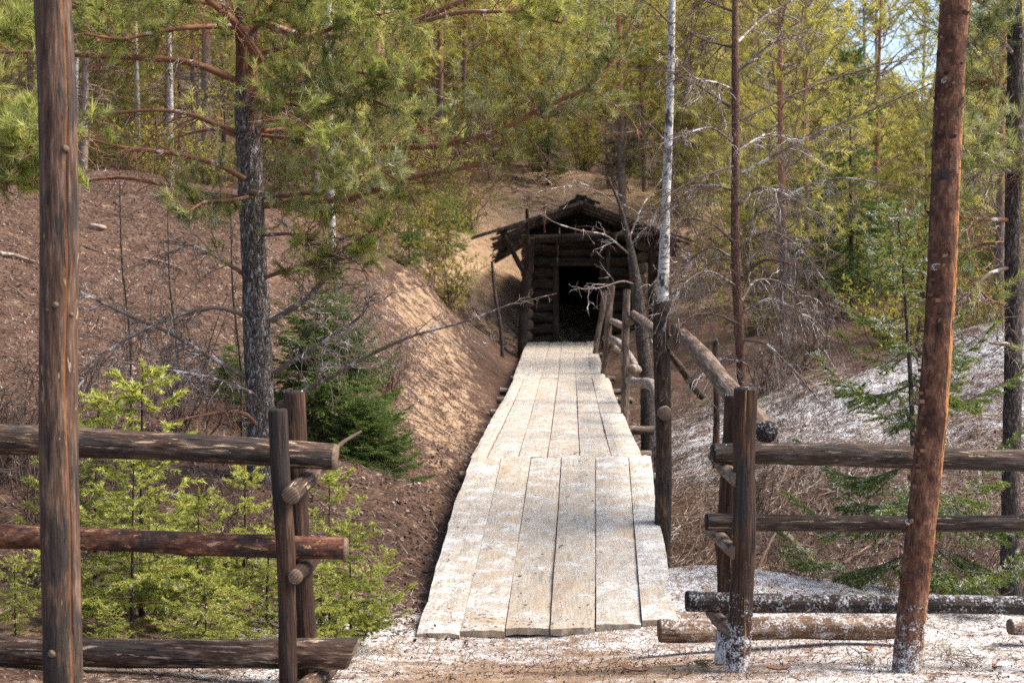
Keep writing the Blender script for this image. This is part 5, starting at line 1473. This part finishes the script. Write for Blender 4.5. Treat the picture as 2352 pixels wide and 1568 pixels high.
tag(plank_crumbs().build('needle_litter', M['litter'], smooth=False), 'brown crumbs and needles scattered on the planks', 'litter', kind='stuff')


def straw(n, xr, yr, ln, seed, keep, label, tone):
    g = np.random.default_rng(seed); x = g.uniform(*xr, n); y = g.uniform(*yr, n); k = keep(x, y); x, y = x[k], y[k]; n = len(x)
    a = g.uniform(0, 6.28, n); L = ln * g.uniform(.4, 1.3, n); ex, ey = x + np.cos(a) * L, y + np.sin(a) * L
    P = np.stack([x, y, gz(x, y) + .008], 1); Q = np.stack([ex, ey, gz(ex, ey) + .01 + np.abs(g.normal(0, .02, n))], 1)
    sd2 = np.stack([-np.sin(a), np.cos(a), g.normal(0, .5, n)], 1) * .0028
    m = MB(); m.add(np.stack([P - sd2, P + sd2, Q], 1), tris=np.arange(n * 3).reshape(-1, 3), tone=np.repeat(np.clip(g.normal(tone, .22, n), 0, 1), 3))
    return tag(m.build('needle_litter', M['litter'], smooth=False), label, 'litter', kind='stuff')


straw(60000, (-9, .8), (8.8, 22), .10, 21, lambda x, y: vis(x, y) & (x < walk_x(y) - .4), 'matted brown needles and straw over the left hillside', .62)
straw(30000, (.9, 7.5), (10, 19), .10, 22, lambda x, y: vis(x, y) & (x > walk_x(y) + .8), 'matted brown needles and straw in the right gully', .58)
straw(5000, (-2.4, 3.6), (5.8, 10), .045, 23, lambda x, y: vis(x, y) & ~((np.abs(x - walk_x(y)) < .9) & (y > 8.5)), 'brown pine needles strewn on the ground before the planks', .5)


def lying_sticks(n, xr, yr, lr, rr, seed, keep, mat, label, name='twig_litter'):
    g = np.random.default_rng(seed)
    x = g.uniform(*xr, n); y = g.uniform(*yr, n); k = keep(x, y); x, y = x[k], y[k]; n = len(x)
    a = g.uniform(0, 6.28, n); D = np.stack([np.cos(a), np.sin(a), g.normal(.05, .25, n)], 1)
    L = g.uniform(*lr, n); e = np.stack([x + D[:, 0] * L, y + D[:, 1] * L], 1)
    z0, z1 = gz(x, y), gz(e[:, 0], e[:, 1]); D[:, 2] = (z1 - z0) / L + np.abs(g.normal(0, .12, n))
    m = MB(); C = m.twigs(np.stack([x, y, z0 + .01], 1), D, L, g.uniform(*rr, n), .0015, g.standard_normal((n, 3)) * (.2, .2, .12), 6, 4, wig=.025, g=g)
    ids = np.repeat(np.arange(n), 2); i0 = g.integers(1, 6, n * 2)
    m.twigs(C[ids, i0], D[ids] + g.standard_normal((n * 2, 3)) * .6 + (0, 0, .25), L[ids] * .4, .0022, .001, g.standard_normal((n * 2, 3)) * .3, 3, 3, wig=.03, g=g)
    return tag(m.build(name, M[mat]), label, 'twigs', kind='stuff')


lying_sticks(2200, (.9, 6.5), (10.4, 17), (.2, .9), (.0025, .006), 11, lambda x, y: vis(x, y) & (x > walk_x(y) + .85), 'straw_twig', 'tangle of dead twigs in the gully behind the right fence')
lying_sticks(520, (-6, -.9), (8.6, 15), (.2, .8), (.0025, .006), 12, lambda x, y: vis(x, y), 'brown_twig', 'dead twigs strewn over the slope behind the left fence')
lying_sticks(420, (-8, -.9), (13, 24), (.3, 1.3), (.004, .011), 14, lambda x, y: vis(x, y) & (x < walk_x(y) - 1.2), 'brown_twig', 'dead sticks lying about the upper left hillside')
lying_sticks(260, (-2, 3.5), (5.8, 10.2), (.04, .16), (.0012, .0025), 13, lambda x, y: vis(x, y) & ~((np.abs(x - walk_x(y)) < .9) & (y > 8.4)), 'brown_twig', 'tiny twigs on the snowy ground in front of the planks')

sticks = [((1556, 1003), (1646, 1030), 13.2, .022, 'short pale stick on the litter right of the dark handrail post'), ((1548, 975), (1612, 940), 13.8, .018, 'curved pale stick just right of the dark handrail post'), ((1780, 1212), (1892, 1312), 11.0, .024, 'long bare branch slanting down behind the middle right rail'),
          ((1560, 1225), (1640, 1180), 11.6, .014, 'thin stick lying below the right fence pegs'), ((1742, 1300), (1800, 1190), 11.3, .016, 'thin bare branch leaning behind the right front post'), ((2040, 1300), (2190, 1270), 11.4, .013, 'thin bare branch behind the right pole foot'),
          ((2180, 1330), (2340, 1240), 11.6, .014, 'curved bare branch low at the right edge'), ((202, 1362), (262, 1283), 8.4, .018, 'straight bare stick behind the bottom left rail beside the pole'), ((0, 682), (80, 658), 17.5, .03, 'pale fallen limb on the hillside left of the grey pole'),
          ((770, 1030), (830, 990), 9.6, .018, 'grey broken branch poking out past the left top rail end'), ((1000, 1190), (1075, 1120), 11.5, .009, 'thin twig on the brown slope beside the planks'), ((330, 700), (420, 640), 19, .022, 'dark fallen limb on the brown hillside'),
          ((1830, 960), (1935, 905), 20, .035, 'pale fallen limb across the snow below the forest'), ((1940, 1100), (2060, 1130), 13.0, .016, 'bare branch lying on the litter left of the leaning pole')]
for k, (a, b, d, r, lab) in enumerate(sticks):
    A, B = at(a[0], a[1], d), at(b[0], b[1], d + .15)
    if d > 10 and k not in (2, 4):
        for p in (A, B): p[2] = g1(p[0], p[1]) + r * 1.2
    t = thing('fallen_branch', lab, 'branch', A)
    P = lerp_path([A, A * .6 + B * .4 + (0, 0, .04 * np.linalg.norm(B - A)), B], 14)
    m = MB(); m.tube(P, np.linspace(r, r * .45, 14), 8, rough=.08, seed=k); m.build('stem', M['brown_twig' if k == 9 else 'straw_twig'], t)
    W, _ = branch_parts(P[::3], .002, .0015, 0, 6, .22, 800 + k, sub=1, r_t=r * .14, dead_fork=False)
    if k != 9: W.build('side_twigs', M['straw_twig'], t)

# stones, grass tufts, bark chips, fallen needle spray, litter bottle
def stone(px, d, r, lab, mat='rock', sq=.65):
    g = np.random.default_rng(int(px)); p = gp(px, d)
    import bmesh
    bm = bmesh.new(); bmesh.ops.create_icosphere(bm, subdivisions=3, radius=r)
    ph = g.uniform(0, 6.28, 6)
    for v in bm.verts:
        c = v.co / r
        v.co *= 1 + .14 * math.sin(3 * c.x + ph[0]) + .12 * math.sin(4 * c.y + ph[1]) + .1 * math.sin(5 * c.z + ph[2] + 2 * c.x)
        v.co.z *= sq
    me = bpy.data.meshes.new('stone'); bm.to_mesh(me); bm.free()
    for f in me.polygons: f.use_smooth = True
    me.materials.append(M[mat]); o = bpy.data.objects.new('stone', me); COL.objects.link(o); o.location = p + np.array((0, 0, r * .25)); o.rotation_euler = (0, 0, px)
    return tag(o, lab, 'stone')


stone(226, 19.5, .10, 'pinkish stone lying on the brown hillside right of the grey pole')
stone(292, 14.6, .07, 'pale stone on the slope above the spruce sapling')
stone(1600, 12.2, .10, 'pale stone in the gully right of the dark handrail post')
stone(1690, 7.35, .018, 'small tan pebble on snowy ground beside the right front post', 'ground_log')
stone(1440, 7.1, .02, 'small tan pebble in front of the plank ends', 'ground_log')
for k, (px, d, h, lab) in enumerate(((1955, 8.9, .10, 'grass tuft on the snowy bank left of the leaning pole'), (1880, 9.6, .12, 'grass tuft at the brink of the right gully'), (2050, 9.6, .12, 'grass tuft at the gully brink behind the right pole'), (2000, 7.0, .07, 'small green grass tuft on snow left of the right pole foot'),
                                     (2190, 7.6, .07, 'small green grass tuft right of the right pole foot'), (2180, 9.6, .12, 'grass tuft at the gully brink near the right edge'), (800, 8.6, .08, 'thin grass tuft on the snow below the left feathery bush'), (2230, 6.9, .06, 'tiny green grass tuft at lower right on snow'))):
    b = gp(px, d); gg = np.random.default_rng(k); n = 34
    m = MB(); P = b + np.c_[gg.normal(0, .03, (n, 2)), np.zeros(n)]
    D = nrm(np.c_[gg.normal(0, .45, (n, 2)), np.ones(n)])
    m.twigs(P, D, h * gg.uniform(.5, 1.2, n), .0016, .0004, gg.standard_normal((n, 3)) * .35, 4, 3, tone=gg.uniform(0, 1, n), g=gg)
    tag(m.build('grass_tuft', M['grass'], origin=b), lab, 'grass', 'grass tufts on the bank')
b = gp(1612, 6.75); m = MB(); gg = np.random.default_rng(3)
t = thing('fallen_needle_spray', 'fallen pine needle spray lying on snow beside the right fence', 'needles', b)
m.needles(b + np.array([[0, 0, .03], [.02, -.02, .035]]), np.array([[.3, -.8, .1], [.6, -.5, .1]]), 60, .085, .003, .15, .8, .05, .6, g=gg); m.build('needles', M['grass'], t, smooth=False)
W = MB(); W.tube(lerp_path([b + (0, 0, .03), b + (-.03, .10, .02), b + (.08, .16, .01)], 8), .004, 6); W.build('stem', M['brown_twig'], t)
for k, (px, d, l, lab) in enumerate(((1790, 6.55, .10, 'curled orange bark chip on snow right of the front post'), (2290, 6.75, .07, 'brown bark chip on snow near the lower right corner'), (1460, 6.65, .13, 'flat reddish bark strip on sand before the planks'), (2000, 7.7, .07, 'small bark chip beside the ground log'))):
    b = gp(px, d); n = 9; tt = np.linspace(-1, 1, n)
    rows = [np.stack([tt * l * .5, np.full(n, w) * l, .012 + .018 * np.abs(w * 4) ** 2 + .01 * tt ** 2 + th], 1) for th, ws in ((0, (-.16, -.05, .05, .16)), (.006, (.16, .05, -.05, -.16))) for w in ws]
    V = np.stack(rows, 1)
    i = np.arange(n - 1)[:, None] * 8; j = np.arange(8)[None]; j2 = (j + 1) % 8
    c, s = math.cos(k * 1.3), math.sin(k * 1.3); V = V @ np.array([[c, s, 0], [-s, c, 0], [0, 0, 1]]) + b
    m = MB(); m.add(V, np.stack([i + j, i + j2, i + 8 + j2, i + 8 + j], -1)); tag(m.build('bark_chip', M['branch'], origin=b), lab, 'bark')
b = gp(2215, 11.8); t = thing('plastic_bottle', 'crumpled white plastic bottle with blue cap lying behind the right rails', 'bottle', b)
P = np.array([b + (.0, 0, .04), b + (.05, .03, .05), b + (.10, .05, .06), b + (.13, .06, .075), b + (.155, .07, .085)])
m = MB(); m.tube(P, [.028, .036, .034, .018, .012], 14, rough=.05); m.build('body', M['plastic'], t)
m = MB(); m.tube(np.array([P[-1], P[-1] + (.025, .012, .012)]), [.017, .017], 12); m.build('cap', M['blue'], t)
for o in bpy.data.objects:
    if '_loc' in o: del o['_loc']
